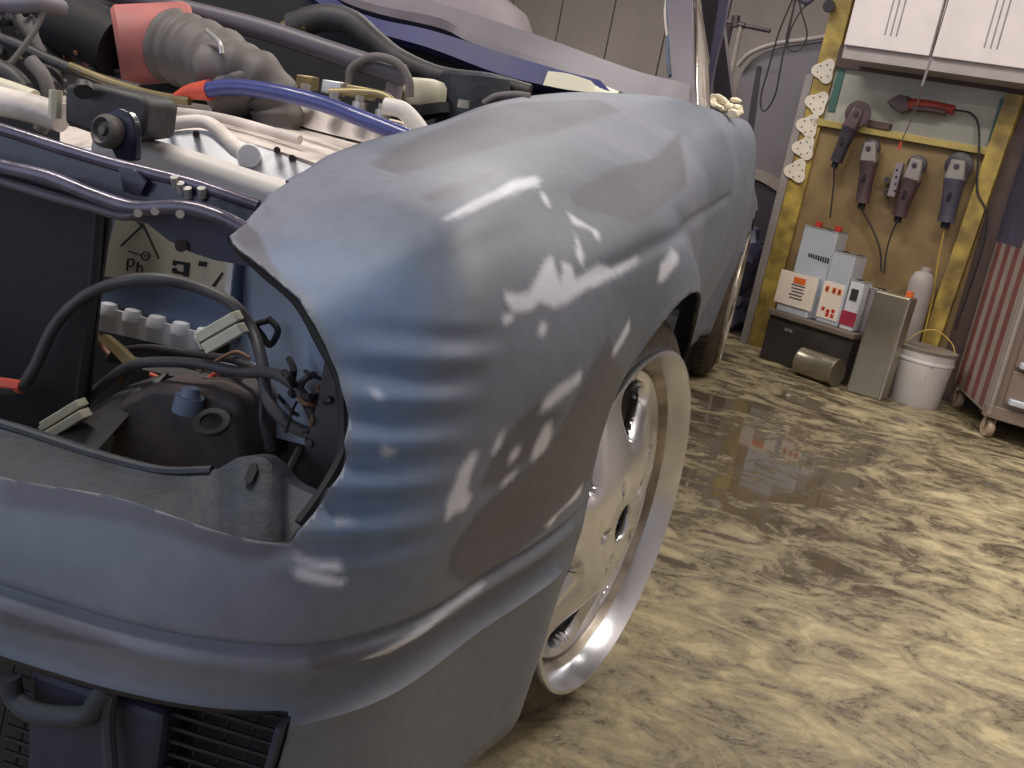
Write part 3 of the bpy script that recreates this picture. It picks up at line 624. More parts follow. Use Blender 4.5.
one('wheel_arch_liner', lambda bm: strip(bm, [Vector((-.03, .345*math.cos(a), HUBZ+.345*math.sin(a))) for a in [PI*k/10-.1 for k in range(12)]], [Vector((-.33, .345*math.cos(a), HUBZ+.345*math.sin(a))) for a in [PI*k/10-.1 for k in range(12)]], (0, 0, .004)), M['black'], car)
one('wheel_arch_liner', lambda bm: strip(bm, [Vector((-.06, 2.6+.36*math.cos(a), HUBZ+.36*math.sin(a))) for a in [PI*k/10-.1 for k in range(12)]], [Vector((-.33, 2.6+.36*math.cos(a), HUBZ+.36*math.sin(a))) for a in [PI*k/10-.1 for k in range(12)]], (0, 0, .004)), M['black'], car)

# ---- engine bay, front to back
def ribbon(pts, r, m, name, parent=car, seg=10, **k):      # pts: (u, v, y)
    return one(name, lambda bm: tube(bm, [ay(*p) for p in pts], r, seg, **k), m, parent)
# slam panel: navy box beam with a rolled edge
def slam(bm):
    up_ = [(-160, 84, -.56), (-60, 112, -.56), (0, 128, -.56), (60, 147, -.56), (110, 162, -.56), (150, 172, -.56), (200, 184, -.56), (258, 204, -.55)]
    lo_ = [(-160, 126, -.566), (-60, 154, -.566), (0, 172, -.566), (60, 190, -.566), (110, 206, -.566), (150, 212, -.566), (200, 212, -.566), (250, 228, -.556)]
    strip(bm, [ay(*p) for p in up_], [ay(*p) for p in lo_], (0, .02, -.012))
one('slam_panel', slam, M['navy'], car)
ribbon([(-160, 86, -.56), (-60, 113, -.56), (0, 129, -.56), (60, 148, -.56), (110, 163, -.56), (150, 173, -.56), (200, 186, -.56), (258, 206, -.55)], .0055, M['ridge'], 'slam_panel_ridge', n=5)
ribbon([(-160, 122, -.605), (-60, 150, -.605), (0, 166, -.605), (50, 178, -.605), (95, 196, -.605), (135, 208, -.605), (180, 207, -.605), (215, 215, -.605), (250, 232, -.6)], .0062, M['ridge'], 'slam_panel_lip', n=5)
ribbon([(-160, 136, -.605), (-60, 164, -.605), (0, 181, -.605), (50, 196, -.605), (90, 207, -.605), (122, 216, -.605), (140, 213, -.605)], .004, M['strut'], 'slam_panel_flange', n=5)
def headpanel(bm):
    poly = [(134, 212), (180, 210), (225, 221), (255, 236), (255, 268), (236, 264), (214, 260), (190, 252), (168, 240), (150, 226)]
    prism(bm, [ay(u, v, -.58) for u, v in poly], (0, .012, 0))
one('headlight_bracket', headpanel, M['navyd'], car, smooth=False)
one('bracket_bolt', lambda bm: cyl(bm, ay(181, 246, -.585), ay(181, 246, -.57), .005), M['rusty'], car)
for u, v in ((138, 213), (155, 211), (180, 214)):
    one('panel_bolt', lambda bm: cyl(bm, ay(u, v, -.612), ay(u, v, -.60), .0035, seg=10), M['steel'], car)
for u, v in ((176, 184), (182, 190), (189, 195), (203, 195)):
    one('panel_bolt', lambda bm: cyl(bm, ay(u, v, -.565)-Vector((0, 0, .002)), ay(u, v, -.565)+Vector((0, -.004, .006)), .0035, seg=10), M['steel'], car)
# radiator: black core beside the battery
rad = one('radiator', lambda bm: prism(bm, [ay(u, v, -.52) for u, v in [(-160, 120), (112, 200), (100, 290), (84, 440), (-160, 440)]], (0, .004, 0)), M['black'], car, smooth=False)
one('radiator_shroud', lambda bm: tube(bm, [ay(100, 205, -.525), ay(92, 300, -.525), ay(80, 400, -.525)], .005, 6), M['black'], car)
# inner wing
def innerwing(bm):
    strip(bm, [ay(u, v, y) for u, v, y in [(236, 238, -.36), (262, 262, -.42), (300, 285, -.5), (330, 330, -.60), (352, 390, -.64)]],
              [ay(u, v, y) for u, v, y in [(225, 420, -.36), (250, 430, -.42), (285, 440, -.5), (320, 450, -.58), (350, 470, -.64)]], (.004, .01, 0))
one('inner_wing', innerwing, M['inner'], car)
one('inner_wing_lower', lambda bm: prism(bm, [ay(u, v, -.34) for u, v in [(90, 300), (260, 300), (360, 420), (370, 640), (80, 600)]], (0, .01, 0)), M['slate'], car, smooth=False)
# battery with scalloped white base and warning label
bat = one('battery', lambda bm: prism(bm, [ay(u, v, -.40) for u, v in [(104, 214), (236, 238), (232, 345), (98, 310)]], (0, .1, 0)), M['trans'], car, bevel=.003)
one('battery_label', lambda bm: prism(bm, [ay(u, v, -.404) for u, v in [(118, 207), (175, 236), (233, 262), (229, 296), (170, 281), (101, 276)]], (0, .004, 0)), M['label'], car, smooth=False)
def scal(bm):
    for k in range(5):
        u = 108+k*24; v = 318+k*6.4; c = ay(u, v, -.405)
        lathe(bm, [(0, -.013), (.008, -.0115), (.0105, -.006), (.0105, .0), (0, .001)], frame(c+Vector((0, 0, .004)), (0, 0, -1)), 14)
    prism(bm, [ay(u, v, -.408) for u, v in [(96, 305), (200, 333), (200, 353), (97, 330)]], (0, .004, 0))
one('battery_base', scal, M['white'], car)
one('battery_tape', lambda bm: prism(bm, [ay(u, v, -.4075) for u, v in [(228, 266), (233, 264), (230, 297), (224, 297)]], (0, .003, 0)), M['white'], car, smooth=False)
def sym(bm):
    y = -.4065
    def ln(p, q, r=.0011): tube(bm, [ay(*p, y), ay(*q, y)], r, 6, n=1)
    ln((121, 246), (142, 226), .0012); ln((142, 222), (159, 259), .0012); ln((136, 219), (143, 228), .0013)     # crossed-out bin
    ln((128, 251), (141, 255), .0008)
    pts = [ay(145.5+4*math.cos(a), 256+4*math.sin(a), y) for a in [k*PI/6 for k in range(13)]]
    tube(bm, pts, .0009, 6, n=1); cyl(bm, ay(145.5, 256, y), ay(145.5, 256, y+.001), .0012, seg=8)
    ln((128, 259), (127, 271)); tube(bm, [ay(128, 260, y), ay(132, 259, y), ay(134, 262, y), ay(132, 266, y), ay(128, 266, y)], .0009, 6)
    ln((138, 262), (137, 272)); tube(bm, [ay(137.5, 267, y), ay(140, 265.5, y), ay(142, 268, y), ay(141.5, 273, y)], .0009, 6)
    for q in [[(173, 260), (177, 261), (176, 266), (172, 265)], [(184, 262), (190, 263), (188, 277), (183, 276)], [(177, 261), (184, 262), (183, 265), (177, 264)], [(172, 268), (176, 268), (177, 271), (183, 272), (183, 275), (172, 273)],
              [(199, 261), (207, 262), (206, 267), (198, 266)], [(209, 289), (222, 272), (223, 274), (213, 290)]]:
        prism(bm, [ay(u, v, y) for u, v in q], (0, .001, 0))
one('battery_symbols', sym, M['ink'], car, smooth=False)
# looms and connectors
ribbon([(-6, 386, -.56), (18, 388, -.56), (34, 368, -.55), (55, 325, -.54), (85, 296, -.53), (120, 282, -.53), (160, 279, -.53), (200, 288, -.52), (232, 304, -.52), (252, 330, -.52), (262, 362, -.54), (268, 400, -.56), (290, 425, -.58), (318, 436, -.6)], .0055, M['rubber'], 'wiring_loom')
one('red_cable_end', lambda bm: tube(bm, [ay(-20, 382, -.56), ay(0, 384, -.56), ay(22, 387, -.56)], .0065, 8), M['orhose'], car)
ribbon([(78, 424, -.5), (84, 404, -.5), (105, 383, -.5), (130, 366, -.51), (160, 362, -.52), (200, 364, -.53), (240, 372, -.54), (275, 374, -.56), (300, 392, -.58), (316, 420, -.6)], .005, M['rubber'], 'wiring_loom')
ribbon([(110, 352, -.45), (150, 348, -.46), (200, 355, -.47), (240, 362, -.5), (262, 380, -.52), (262, 420, -.53), (270, 450, -.55)], .004, M['cable'], 'wiring_loom')
ribbon([(228, 395, -.5), (240, 420, -.5), (244, 450, -.5), (243, 480, -.5)], .0026, M['cable'], 'thin_wire')
ribbon([(95, 330, -.46), (105, 350, -.46), (125, 370, -.47), (118, 385, -.47)], .0028, M['copper'], 'thin_wire')
ribbon([(200, 372, -.5), (215, 362, -.5), (235, 352, -.5), (250, 358, -.5)], .0018, M['copper'], 'thin_wire')
ribbon([(150, 374, -.49), (180, 386, -.49), (205, 380, -.49), (225, 366, -.49)], .0022, M['orhose'], 'thin_wire')
ribbon([(268, 318, -.5), (278, 330, -.5), (270, 345, -.5), (262, 335, -.5), (256, 325, -.5), (270, 320, -.5)], .003, M['black'], 'thin_wire')
def conn(name, cu, cv, y, ang, l, h):
    def f(bm):
        c, s = math.cos(ang), math.sin(ang)
        def q(du, dv): return (cu+du*c-dv*s, cv+du*s+dv*c)
        for (a0, a1, b0, b1, d) in ((-l, l, -h, -h*.15, 0), (-l, l*.9, h*.05, h, -.003), (-l*1.12, -l, -h*.7, h*.5, .002)):
            prism(bm, [ay(*q(*p), y+d) for p in ((a0, b0), (a1, b0), (a1, b1), (a0, b1))], (0, .014, 0))
    return one(name, f, M['cream'], car, smooth=False, bevel=.001)
conn('wiring_connector', 219, 333, -.54, -.52, 22, 12)
conn('wiring_connector', 62, 420, -.57, -.55, 22, 10)
# black lamp-washer box with grey cap
def bbox(bm):
    prism(bm, [ay(u, v, -.54) for u, v in [(118, 400), (150, 385), (205, 388), (240, 402), (248, 480), (100, 462)]], (0, .09, -.0))
one('washer_bottle', bbox, M['boxp'], car, bevel=.008)
one('washer_bottle_cap', lambda bm: (cyl(bm, ay(187, 412, -.55), ay(190, 396, -.55), .0135, .0125), cyl(bm, ay(190, 398, -.55), ay(191, 388, -.55), .009, .007)), M['inner'], car)
one('hose_bracket', lambda bm: hexa(bm, [ay(u, v, y) for u, v, y in [(40, 440, -.58), (90, 458, -.58), (90, 458, -.56), (40, 440, -.56), (130, 385, -.5), (168, 372, -.5), (168, 372, -.48), (130, 385, -.48)]]), M['bgrey'], car, smooth=False)
strip2_ = lambda nm, a, b, mm: one(nm, lambda bm: strip(bm, [ay(*p) for p in a], [ay(*p) for p in b], (0, .012, -.003)), mm, car)
strip2_('lamp_mounting_rail', [(110, 352, -.47), (150, 360, -.47), (200, 372, -.48), (240, 378, -.49)], [(106, 362, -.48), (150, 371, -.48), (200, 382, -.49), (240, 388, -.50)], M['bgrey'])
strip2_('lamp_mounting_rail', [(206, 352, -.44), (250, 362, -.44), (270, 372, -.45)], [(204, 364, -.45), (250, 374, -.45), (270, 384, -.46)], M['inner'])
strip2_('loom_bracket', [(96, 338, -.48), (112, 352, -.49), (130, 372, -.50)], [(104, 334, -.48), (120, 348, -.49), (138, 366, -.50)], M['gold'])
one('bottle_mount_ring', lambda bm: lathe(bm, [(.010, 0), (.016, 0), (.016, .004), (.010, .004)], frame(ay(212, 424, -.56), (0, -.6, 1)), 20, closed=True), M['bgrey'], car)
# ripped foil and wires at the right end of the opening
for k in range(16):
    a = random.uniform(0, 2*PI); u, v = 308+random.uniform(-22, 22), 402+random.uniform(-34, 40)
    pts = [(u+math.cos(a)*14*t+random.uniform(-3, 3), v+math.sin(a)*16*t+random.uniform(-3, 3), -.60+random.uniform(-.03, .04)) for t in (-1, -.3, .4, 1)]
    ribbon(pts, random.choice((.0012, .0018, .003)), random.choice((M['cable'], M['bgrey'], M['copper'], M['slate'], M['black'])), 'loose_wire', seg=6)
one('lamp_bracket', lambda bm: prism(bm, [ay(u, v, -.62) for u, v in [(300, 470), (318, 400), (326, 352), (346, 400), (346, 460), (326, 494), (312, 520), (296, 510)]], (0, .012, 0)), M['bgrey'], car, smooth=False)
one('lamp_bracket_rod', lambda bm: tube(bm, [ay(272, 505, -.66), ay(290, 470, -.64), ay(300, 450, -.62)], .004, 8), M['bgrey'], car)
# lower crossmember with slotted lug
def cross(bm):
    top = [(-120, 392, -.70), (0, 424, -.70), (50, 440, -.70), (100, 456, -.70), (160, 470, -.70), (210, 470, -.70), (225, 465, -.70), (240, 457, -.70), (262, 457, -.70), (278, 470, -.70), (290, 484, -.70), (318, 497, -.70)]
    bot = [(-120, 458, -.75), (0, 486, -.75), (50, 496, -.75), (100, 508, -.75), (160, 524, -.75), (210, 537, -.75), (225, 541, -.75), (240, 545, -.75), (262, 550, -.748), (278, 553, -.745), (290, 556, -.742), (304, 552, -.74)]
    strip(bm, [ay(*p) for p in top], [ay(*p) for p in bot], (0, .02, -.004))
one('lower_crossmember', cross, M['slate'], car)
one('crossmember_edge', lambda bm: tube(bm, [ay(*p) for p in [(-120, 392, -.70), (0, 425, -.70), (50, 441, -.70), (100, 457, -.70), (160, 471, -.70), (212, 471, -.70)]], .004, 8), M['slate'], car)
one('lug_slot', lambda bm: prism(bm, [ay(u, v, -.7085-.00055*(v-464)) for u, v in [(250, 464), (256, 464), (257, 470), (252, 482), (246, 484), (244, 479)]], (0, .002, 0)), M['black'], car, smooth=False)

# ---- engine
eng_y = -.18
def vcover(bm):
    prism(bm, [ay(u, v, -.26) for u, v in [(120, 150), (150, 92), (240, 100), (420, 150), (460, 250), (250, 190)]], (0, .06, 0))
def strip2(name, top, bot, m, th=(0, .02, -.01), **k): return one(name, lambda bm: strip(bm, [ay(*p) for p in top], [ay(*p) for p in bot], th), m, car, **k)
strip2('valve_cover', [(60, 72, .12), (140, 92, .12), (200, 104, .12), (260, 112, .12), (330, 128, .12), (420, 150, .12)],
       [(60, 150, -.2), (140, 140, -.2), (200, 132, -.2), (262, 146, -.2), (330, 168, -.2), (420, 200, -.2)], M['alu'], (0, .02, -.05))
strip2('timing_cover', [(60, 152, -.2), (140, 138, -.2), (200, 130, -.2), (262, 148, -.2), (330, 172, -.2), (400, 190, -.2)],
       [(60, 170, -.24), (140, 160, -.24), (200, 172, -.24), (262, 180, -.24), (330, 205, -.24), (400, 230, -.24)], M['white'], (0, .03, -.02))
ribbon([(145, 130, -.2), (185, 122, -.2), (210, 124, -.2), (235, 146, -.215), (250, 160, -.22)], .008, M['alu'], 'cover_rib')
ribbon([(130, 108, -.1), (180, 112, -.12), (230, 120, -.13), (300, 140, -.15)], .006, M['alu'], 'cover_rib')
one('cover_boss', lambda bm: cyl(bm, ay(249, 156, -.245), ay(249, 156, -.2), .0125, .015), M['white'], car)
for u, v in ((196, 134), (277, 150), (292, 158), (170, 128)):
    one('cover_bolt', lambda bm: cyl(bm, ay(u, v, -.235), ay(u, v, -.2), .004, seg=8), M['rusty'], car)
ribbon([(100, 148, -.33), (150, 154, -.33), (200, 168, -.33), (260, 188, -.33), (330, 210, -.33)], .0155, M['silver'], 'silver_pipe', seg=16)
ribbon([(-60, 85, -.33), (0, 101, -.33), (30, 108, -.33), (62, 118, -.33)], .016, M['alu'], 'silver_pipe', seg=14)
ribbon([(-60, 70, -.25), (0, 88, -.25), (34, 100, -.25)], .012, M['cream'], 'silver_pipe', seg=14)
one('engine_block', lambda bm: prism(bm, [ay(u, v, -.12) for u, v in [(-160, 60), (60, 110), (440, 180), (430, 300), (-160, 300)]], (0, .4, -.03)), M['black'], car, smooth=False)
one('sensor_stub', lambda bm: tube(bm, [ay(55, 118, -.36), ay(56, 90, -.36)], .007, 8, n=1), M['cream'], car)
# thermostat housing box and pulley
def hous(bm):
    prism(bm, [ay(u, v, -.38) for u, v in [(64, 84), (84, 82), (112, 88), (140, 95), (148, 102), (144, 136), (118, 140), (92, 134), (64, 124)]], (0, .06, 0))
one('engine_mount_box', hous, M['bgrey'], car, bevel=.005)
one('mount_box_bolt', lambda bm: cyl(bm, ay(84, 92, -.395), ay(84, 86, -.39), .010, .009), M['bgrey'], car)
def pul(bm):
    c = ay(106, 131, -.43); lathe(bm, [(0, .006), (.0045, .006), (.005, .002), (.009, .002), (.0125, .007), (.0155, .005), (.0165, .001), (.0165, -.008), (.012, -.012), (0, -.014)], frame(c, (-.25, -1, .1)), 28)
one('idler_pulley', pul, M['corr'], car)
def bkt(bm):
    poly = [(118+17*math.cos(a), 130+22*math.sin(a)) for a in [PI+PI*k/10 for k in range(11)]]+[(135, 160), (118, 163)]
    prism(bm, [ay(u, v, -.425) for u, v in poly], (0, .012, 0))
one('pulley_bracket', bkt, M['navy'], car, bevel=.002)
one('bracket_foot', lambda bm: prism(bm, [ay(u, v, -.57) for u, v in [(118, 168), (134, 170), (146, 182), (140, 195), (124, 192)]], (0, .01, 0)), M['navy'], car, smooth=False)
# blue silicone hose with orange end
ribbon([(206, 90, -.05), (235, 87, -.05), (275, 92, -.06), (320, 103, -.07), (360, 118, -.09), (405, 136, -.1), (440, 150, -.1)], .0105, M['hose'], 'blue_coolant_hose', seg=16)
ribbon([(176, 97, -.045), (190, 92, -.045), (210, 90, -.048)], .0125, M['orhose'], 'hose_end', seg=16, rad=lambda t: .006+.008*t)
# red air box and grey corrugated duct
def redc(bm):
    a, b = ay(116, 46, .05), ay(182, 42, .10); lathe(bm, [(0, 0), (.05, 0), (.056, .006), (.056, .1), (.05, .11), (0, .112)], frame(a, b-a), 40)
one('air_canister', redc, M['redcan'], car)
ribbon([(60, 20, .05), (95, 35, .05), (118, 47, .05)], .045, M['black'], 'canister_end', seg=20)
def cor(bm):
    tube(bm, [ay(170, 45, .07), ay(190, 52, .06), ay(215, 62, .04), ay(238, 80, .02), ay(246, 110, .0)], .05, 28, n=12, rad=lambda t: .050+.0035*math.sin(t*2*PI*6)-.004*t)
one('air_duct', cor, M['corr'], car, angle=180)
def cor2(bm): tube(bm, [ay(205, 70, .0), ay(235, 68, .0), ay(262, 80, .01), ay(276, 105, .02), ay(276, 130, .02)], .034, 24, n=12, rad=lambda t: .034+.0025*math.sin(t*2*PI*5))
one('air_duct_elbow', cor2, M['corr'], car, angle=180)
one('duct_clamp', lambda bm: tube(bm, [ay(214, 32, .0)+Vector((0, -.02, 0)), ay(219, 42, -.04), ay(222, 54, -.045)], .003, 8), M['steel'], car)
# strut brace and dark structures behind
ribbon([(90, -14, .14), (180, 9, .14), (260, 29, .14), (340, 55, .14), (405, 76, .14)], .0125, M['strut'], 'strut_brace', seg=14, flat=1.25)
ribbon([(80, -22, .17), (180, 2, .17), (260, 22, .17), (350, 50, .17)], .004, M['frame'], 'brace_edge')
strip2('bulkhead', [(100, -60, .555), (300, -14, .555), (380, 24, .555), (440, 44, .555), (520, 70, .555), (612, 92, .545)], [(100, 60, .53), (300, 120, .53), (380, 130, .53), (440, 140, .52), (520, 145, .5), (612, 150, .48)], M['black'])
strip2('blue_cowl_rail', [(300, -30, .52), (340, 2, .52), (375, 18, .52), (430, 30, .52), (500, 52, .52), (560, 70, .52), (600, 80, .52)],
       [(300, -10, .5), (340, 16, .5), (375, 32, .5), (430, 48, .5), (500, 74, .5), (560, 88, .5), (612, 93, .5)], M['bluep'])
strip2('cowl_edge', [(300, -36, .55), (340, -8, .55), (380, 6, .55), (440, 18, .55), (470, 34, .55), (520, 52, .55), (600, 78, .55)],
       [(300, -26, .53), (340, 0, .53), (380, 14, .53), (440, 28, .53), (470, 42, .53), (520, 60, .53), (600, 84, .53)], M['strut'])
strip2('bare_filler_patch', [(548, 71, .515), (570, 74, .515), (600, 84, .515), (618, 91, .515)], [(543, 85, .495), (570, 90, .495), (600, 93, .495), (618, 94, .495)], M['label'], (0, .01, 0))
ribbon([(292, 28, .34), (320, 18, .34), (350, 22, .34), (375, 42, .34), (400, 60, .34), (440, 76, .34), (490, 82, .34), (530, 92, .34)], .017, M['bgrey'], 'heater_hose', seg=16, rad=lambda t: .024-.012*t)
ribbon([(286, 32, .335), (296, 26, .335), (308, 24, .335)], .017, M['gold'], 'hose_fitting', seg=14)
ribbon([(349, 84, .12), (352, 68, .12), (372, 57, .12), (395, 62, .12), (408, 78, .12), (410, 97, .12)], .0062, M['corr'], 'vacuum_hose', seg=12)
# injector rail and fittings
strip2('injector_block', [(285, 100, .06), (330, 108, .06), (380, 118, .06), (420, 128, .06)], [(285, 122, .04), (330, 134, .04), (380, 146, .04), (420, 155, .04)], M['alu'], (0, .06, 0))
for k, (u, v) in enumerate(((303, 92), (332, 100), (358, 104), (381, 112))):
    one('injector', lambda bm: (cyl(bm, ay(u, v+12, .04), ay(u+2, v-2, .04), .011, .010, 14), cyl(bm, ay(u+2, v-2, .04), ay(u+3, v-8, .04), .007, .007, 6)), M['steel'], car)
one('rail_block', lambda bm: prism(bm, [ay(u, v, .06) for u, v in [(296, 74), (311, 76), (310, 90), (295, 88)]], (0, .03, 0)), M['gold'], car, bevel=.002)
one('rail_block', lambda bm: prism(bm, [ay(u, v, .06) for u, v in [(322, 79), (342, 82), (340, 96), (320, 92)]], (0, .03, 0)), M['steel'], car, bevel=.002)
one('rail_block', lambda bm: prism(bm, [ay(u, v, .06) for u, v in [(346, 84), (370, 88), (368, 100), (345, 96)]], (0, .03, 0)), M['gold'], car, bevel=.002)
ribbon([(330, 92, .05), (360, 92, .05), (385, 96, .05), (402, 112, .04)], .0055, M['gold'], 'fuel_pipe')
ribbon([(385, 106, .02), (402, 110, .02), (416, 124, .02), (428, 142, .02)], .0115, M['silver'], 'curved_pipe', seg=14)
def resv(bm):
    c = ay(420, 106, .22); lathe(bm, [(0, 0), (.036, 0), (.039, .006), (.039, .028), (.034, .036), (.02, .04), (0, .041)], frame(c, (-.12, 0, 1)), 28)
one('brake_fluid_reservoir', resv, M['cream'], car)
one('reservoir_cap', lambda bm: cyl(bm, ay(391, 103, .17), ay(396, 82, .17), .014, .012), M['dash'], car)
one('reservoir_base', lambda bm: cyl(bm, ay(424, 118, .22), ay(422, 108, .22), .04, .042), M['black'], car)
one('strut_tower', lambda bm: lathe(bm, [(0, .03), (.05, .03), (.055, .025), (.06, -.1)], frame(ay(474, 94, .3), (-.1, 0, 1)), 30), M['slate'], car)
one('strut_nut', lambda bm: cyl(bm, ay(463, 108, .18), ay(464, 100, .18), .009, .008, 6), M['steel'], car)
ribbon([(484, 104, .2), (496, 97, .2), (515, 95, .2), (530, 97, .2)], .006, M['corr'], 'brake_pipe')
# cluttered left side: pipes and manifolds
for pts, r, mm, nm in [([(-30, 30, 0), (10, 42, 0), (50, 60, 0), (90, 76, 0), (140, 90, 0)], .008, M['rubber'], 'coolant_pipe'),
                   ([(45, -10, -.1), (42, 15, -.1), (25, 45, -.12), (0, 75, -.14), (-20, 90, -.15)], .004, M['corr'], 'breather_hose'),
                   ([(-20, -5, .1), (10, 10, .1), (32, 30, .08), (48, 55, .05), (52, 90, 0)], .016, M['corr'], 'intake_runner'),
                   ([(20, -20, .2), (60, -4, .2), (95, 5, .2), (130, 6, .2)], .018, M['corr'], 'intake_runner'),
                   ([(60, 30, .05), (80, 50, .05), (96, 74, .03)], .011, M['copper'], 'manifold_pipe'),
                   ([(-30, -4, -.1), (10, 4, -.1), (40, 3, -.1), (60, 8, -.05)], .012, M['frame'], 'intake_runner'),
                   ([(70, 66, -.02), (110, 82, -.03), (150, 94, -.04), (190, 101, -.05)], .006, M['gold'], 'dipstick_pipe'),
                   ([(30, 60, -.2), (45, 80, -.2), (50, 110, -.2), (40, 130, -.2)], .009, M['corr'], 'breather_hose'),
                   ([(-20, 60, -.2), (10, 75, -.2), (25, 90, -.2)], .012, M['bgrey'], 'coolant_pipe')]:
    ribbon(pts, r, mm, nm)
for k in range(34):
    u, v = random.uniform(0, 110), random.uniform(0, 75); a = random.uniform(0, PI); l = random.uniform(6, 16)
    ribbon([(u-l*math.cos(a), v-l*math.sin(a), .1+random.uniform(-.1, .1)), (u+random.uniform(-3, 3), v+random.uniform(-3, 3), .08), (u+l*math.cos(a), v+l*math.sin(a), .1+random.uniform(-.1, .1))],
           random.choice((.003, .005, .009)), random.choice((M['bgrey'], M['corr'], M['gold'], M['black'], M['copper'], M['rubber'])), 'engine_pipe', seg=8, n=3)

# ---- bumper grille opening
def recess(bm):
    box(bm, (-.55, -.70, .27), (.86, .02, .22))
one('grille_backing', recess, M['black'], car, smooth=False)
one('grille_side', lambda bm: prism(bm, [Vector((-.128, -.772, .358)), Vector((-.152, -.765, .17)), Vector((-.152, -.70, .17)), Vector((-.128, -.70, .358))], (-.004, 0, 0)), M['navyd'], car, smooth=False)
def mesh_(bm):
    for k in range(16):
        z = .352-k*.011; tube(bm, [Vector((-.135, -.735, z)), Vector((-.24, -.74, z)), Vector((-.36, -.742, z+.001))], .0018, 6, n=3)
    for k in range(12):
        x = -.14-k*.02; tube(bm, [Vector((x, -.733, .355)), Vector((x-.02, -.735, .18))], .0012, 5, n=1)
o = one('grille_mesh', mesh_, M['black'], car); o['kind'] = 'stuff'
def tow(bm):
    hexa(bm, [Vector(p) for p in [(-.33, -.752, .19), (-.225, -.752, .19), (-.225, -.72, .19), (-.33, -.72, .19), (-.34, -.752, .325), (-.225, -.752, .325), (-.225, -.72, .325), (-.34, -.72, .325)]])
one('grille_insert', tow, M['navyd'], car, smooth=False, bevel=.006)
ribbon([(10, 678, -.765), (16, 700, -.765), (40, 714, -.768), (85, 716, -.768), (98, 700, -.766), (108, 688, -.765)], .008, M['slate'], 'fog_lamp_bracket', seg=12)
ribbon([(112, 688, -.765), (108, 720, -.765), (112, 780, -.765)], .005, M['slate'], 'bracket_post', seg=8)

# crumpled tape on the window sill
def crump(bm):
    c = ay(722, 108, 1.0)
    for k in range(16):
        d = Vector((random.uniform(-.036, .036), random.uniform(-.03, .03), random.uniform(-.008, .022)))
        r = random.uniform(.008, .016); s = len(bm.verts); bmesh.ops.create_icosphere(bm, subdivisions=2, radius=r, matrix=Matrix.Translation(c+d)@Matrix.Diagonal((1, 1, random.uniform(.4, .8), 1)))
        bm.verts.ensure_lookup_table()
        for v in bm.verts[s:]: v.co += (v.co-c-d)*(.75*noise.noise(v.co*70))
    tube(bm, [c+Vector((-.03, 0, .014)), c+Vector((-.012, -.01, .02)), c+Vector((.01, 0, .01))], .006, 8)
tag(one('crumpled_tape', crump, M['tape'], angle=30), 'crumpled cream masking tape wad sitting on the primered door sill', 'tape')

# ================================================================= BEHIND: the workshop wall
# tool board partition
s_l0, _ = sz(737, 342); s_l1, _ = sz(745, 345)
bw = thing('tool_board', 'brown plywood tool board between yellow posts with pale panel above', 'board', W(.38, -.03, 0))
one('plywood_panel', lambda bm: wbox(bm, .02, .80, -.05, -.02, 0, .972), M['ply'], bw, smooth=False)
one('pale_panel', lambda bm: wbox(bm, .02, .80, -.05, -.015, .985, 1.205), M['pan'], bw, smooth=False)
one('ledge', lambda bm: wbox(bm, .03, .76, -.02, .012, .965, .992), M['yel2'], bw, smooth=False, bevel=.002)
one('left_post', lambda bm: wbox(bm, -.005, .075, -.06, .0, 0, 1.6), M['yel'], bw, smooth=False, bevel=.002)
one('post_edge', lambda bm: wbox(bm, -.04, -.006, -.08, .004, 0, 1.16), M['greyed'], bw, smooth=False, bevel=.002)
one('right_post', lambda bm: hexa(bm, [W(.70, .02, 0), W(.765, .02, 0), W(.765, -.04, 0), W(.70, -.04, 0), W(.755, .02, 1.2), W(.82, .02, 1.2), W(.82, -.04, 1.2), W(.755, -.04, 1.2)]), M['yel'], bw, smooth=False, bevel=.002)
one('side_board', lambda bm: wbox(bm, .80, 1.6, -.06, -.02, 0, 1.3), M['brownband'], bw, smooth=False)
one('top_rail', lambda bm: wbox(bm, .075, 1.2, -.05, .01, 1.205, 1.29), M['brownband'], bw, smooth=False)
one('teal_strip', lambda bm: wbox(bm, .085, .115, -.015, -.008, 1.03, 1.2), M['teal'], bw, smooth=False)
one('teal_strip', lambda bm: wbox(bm, .735, .765, -.015, -.008, 1.02, 1.18), M['teal'], bw, smooth=False)
# wall cabinets
def cabinet(s0, s1, label, dz):
    t = thing('wall_cabinet', label, 'cabinet', W((s0+s1)/2, .1, 1.27), 'white wall cabinets above the tool board')
    one('cabinet_body', lambda bm: wbox(bm, s0, s1, -.02, .24, 1.22, 1.9), M['cabg'], t, smooth=False)
    d = one('door', lambda bm: wbox(bm, s0+.003, s1-.003, .241, .26, 1.268, 1.9), M['cab'], t, smooth=False, bevel=.002)
    for q in range(3):
        sx = s0+(s1-s0)*.44+q*.022
        one('groove', lambda bm: wbox(bm, sx, sx+.006, .2598, .2606, 1.32, 1.9), M['groove'], d, smooth=False)
_a = sz(844, 41, .26); _b = sz(930, 56, .26)
cabinet(_a[0], _b[0]-.002, 'left white wall cabinet with three grooves, above the grinders', 0)
cabinet(_b[0]+.002, _b[0]+.40, 'right white wall cabinet with three grooves, above the yellow post', 0)

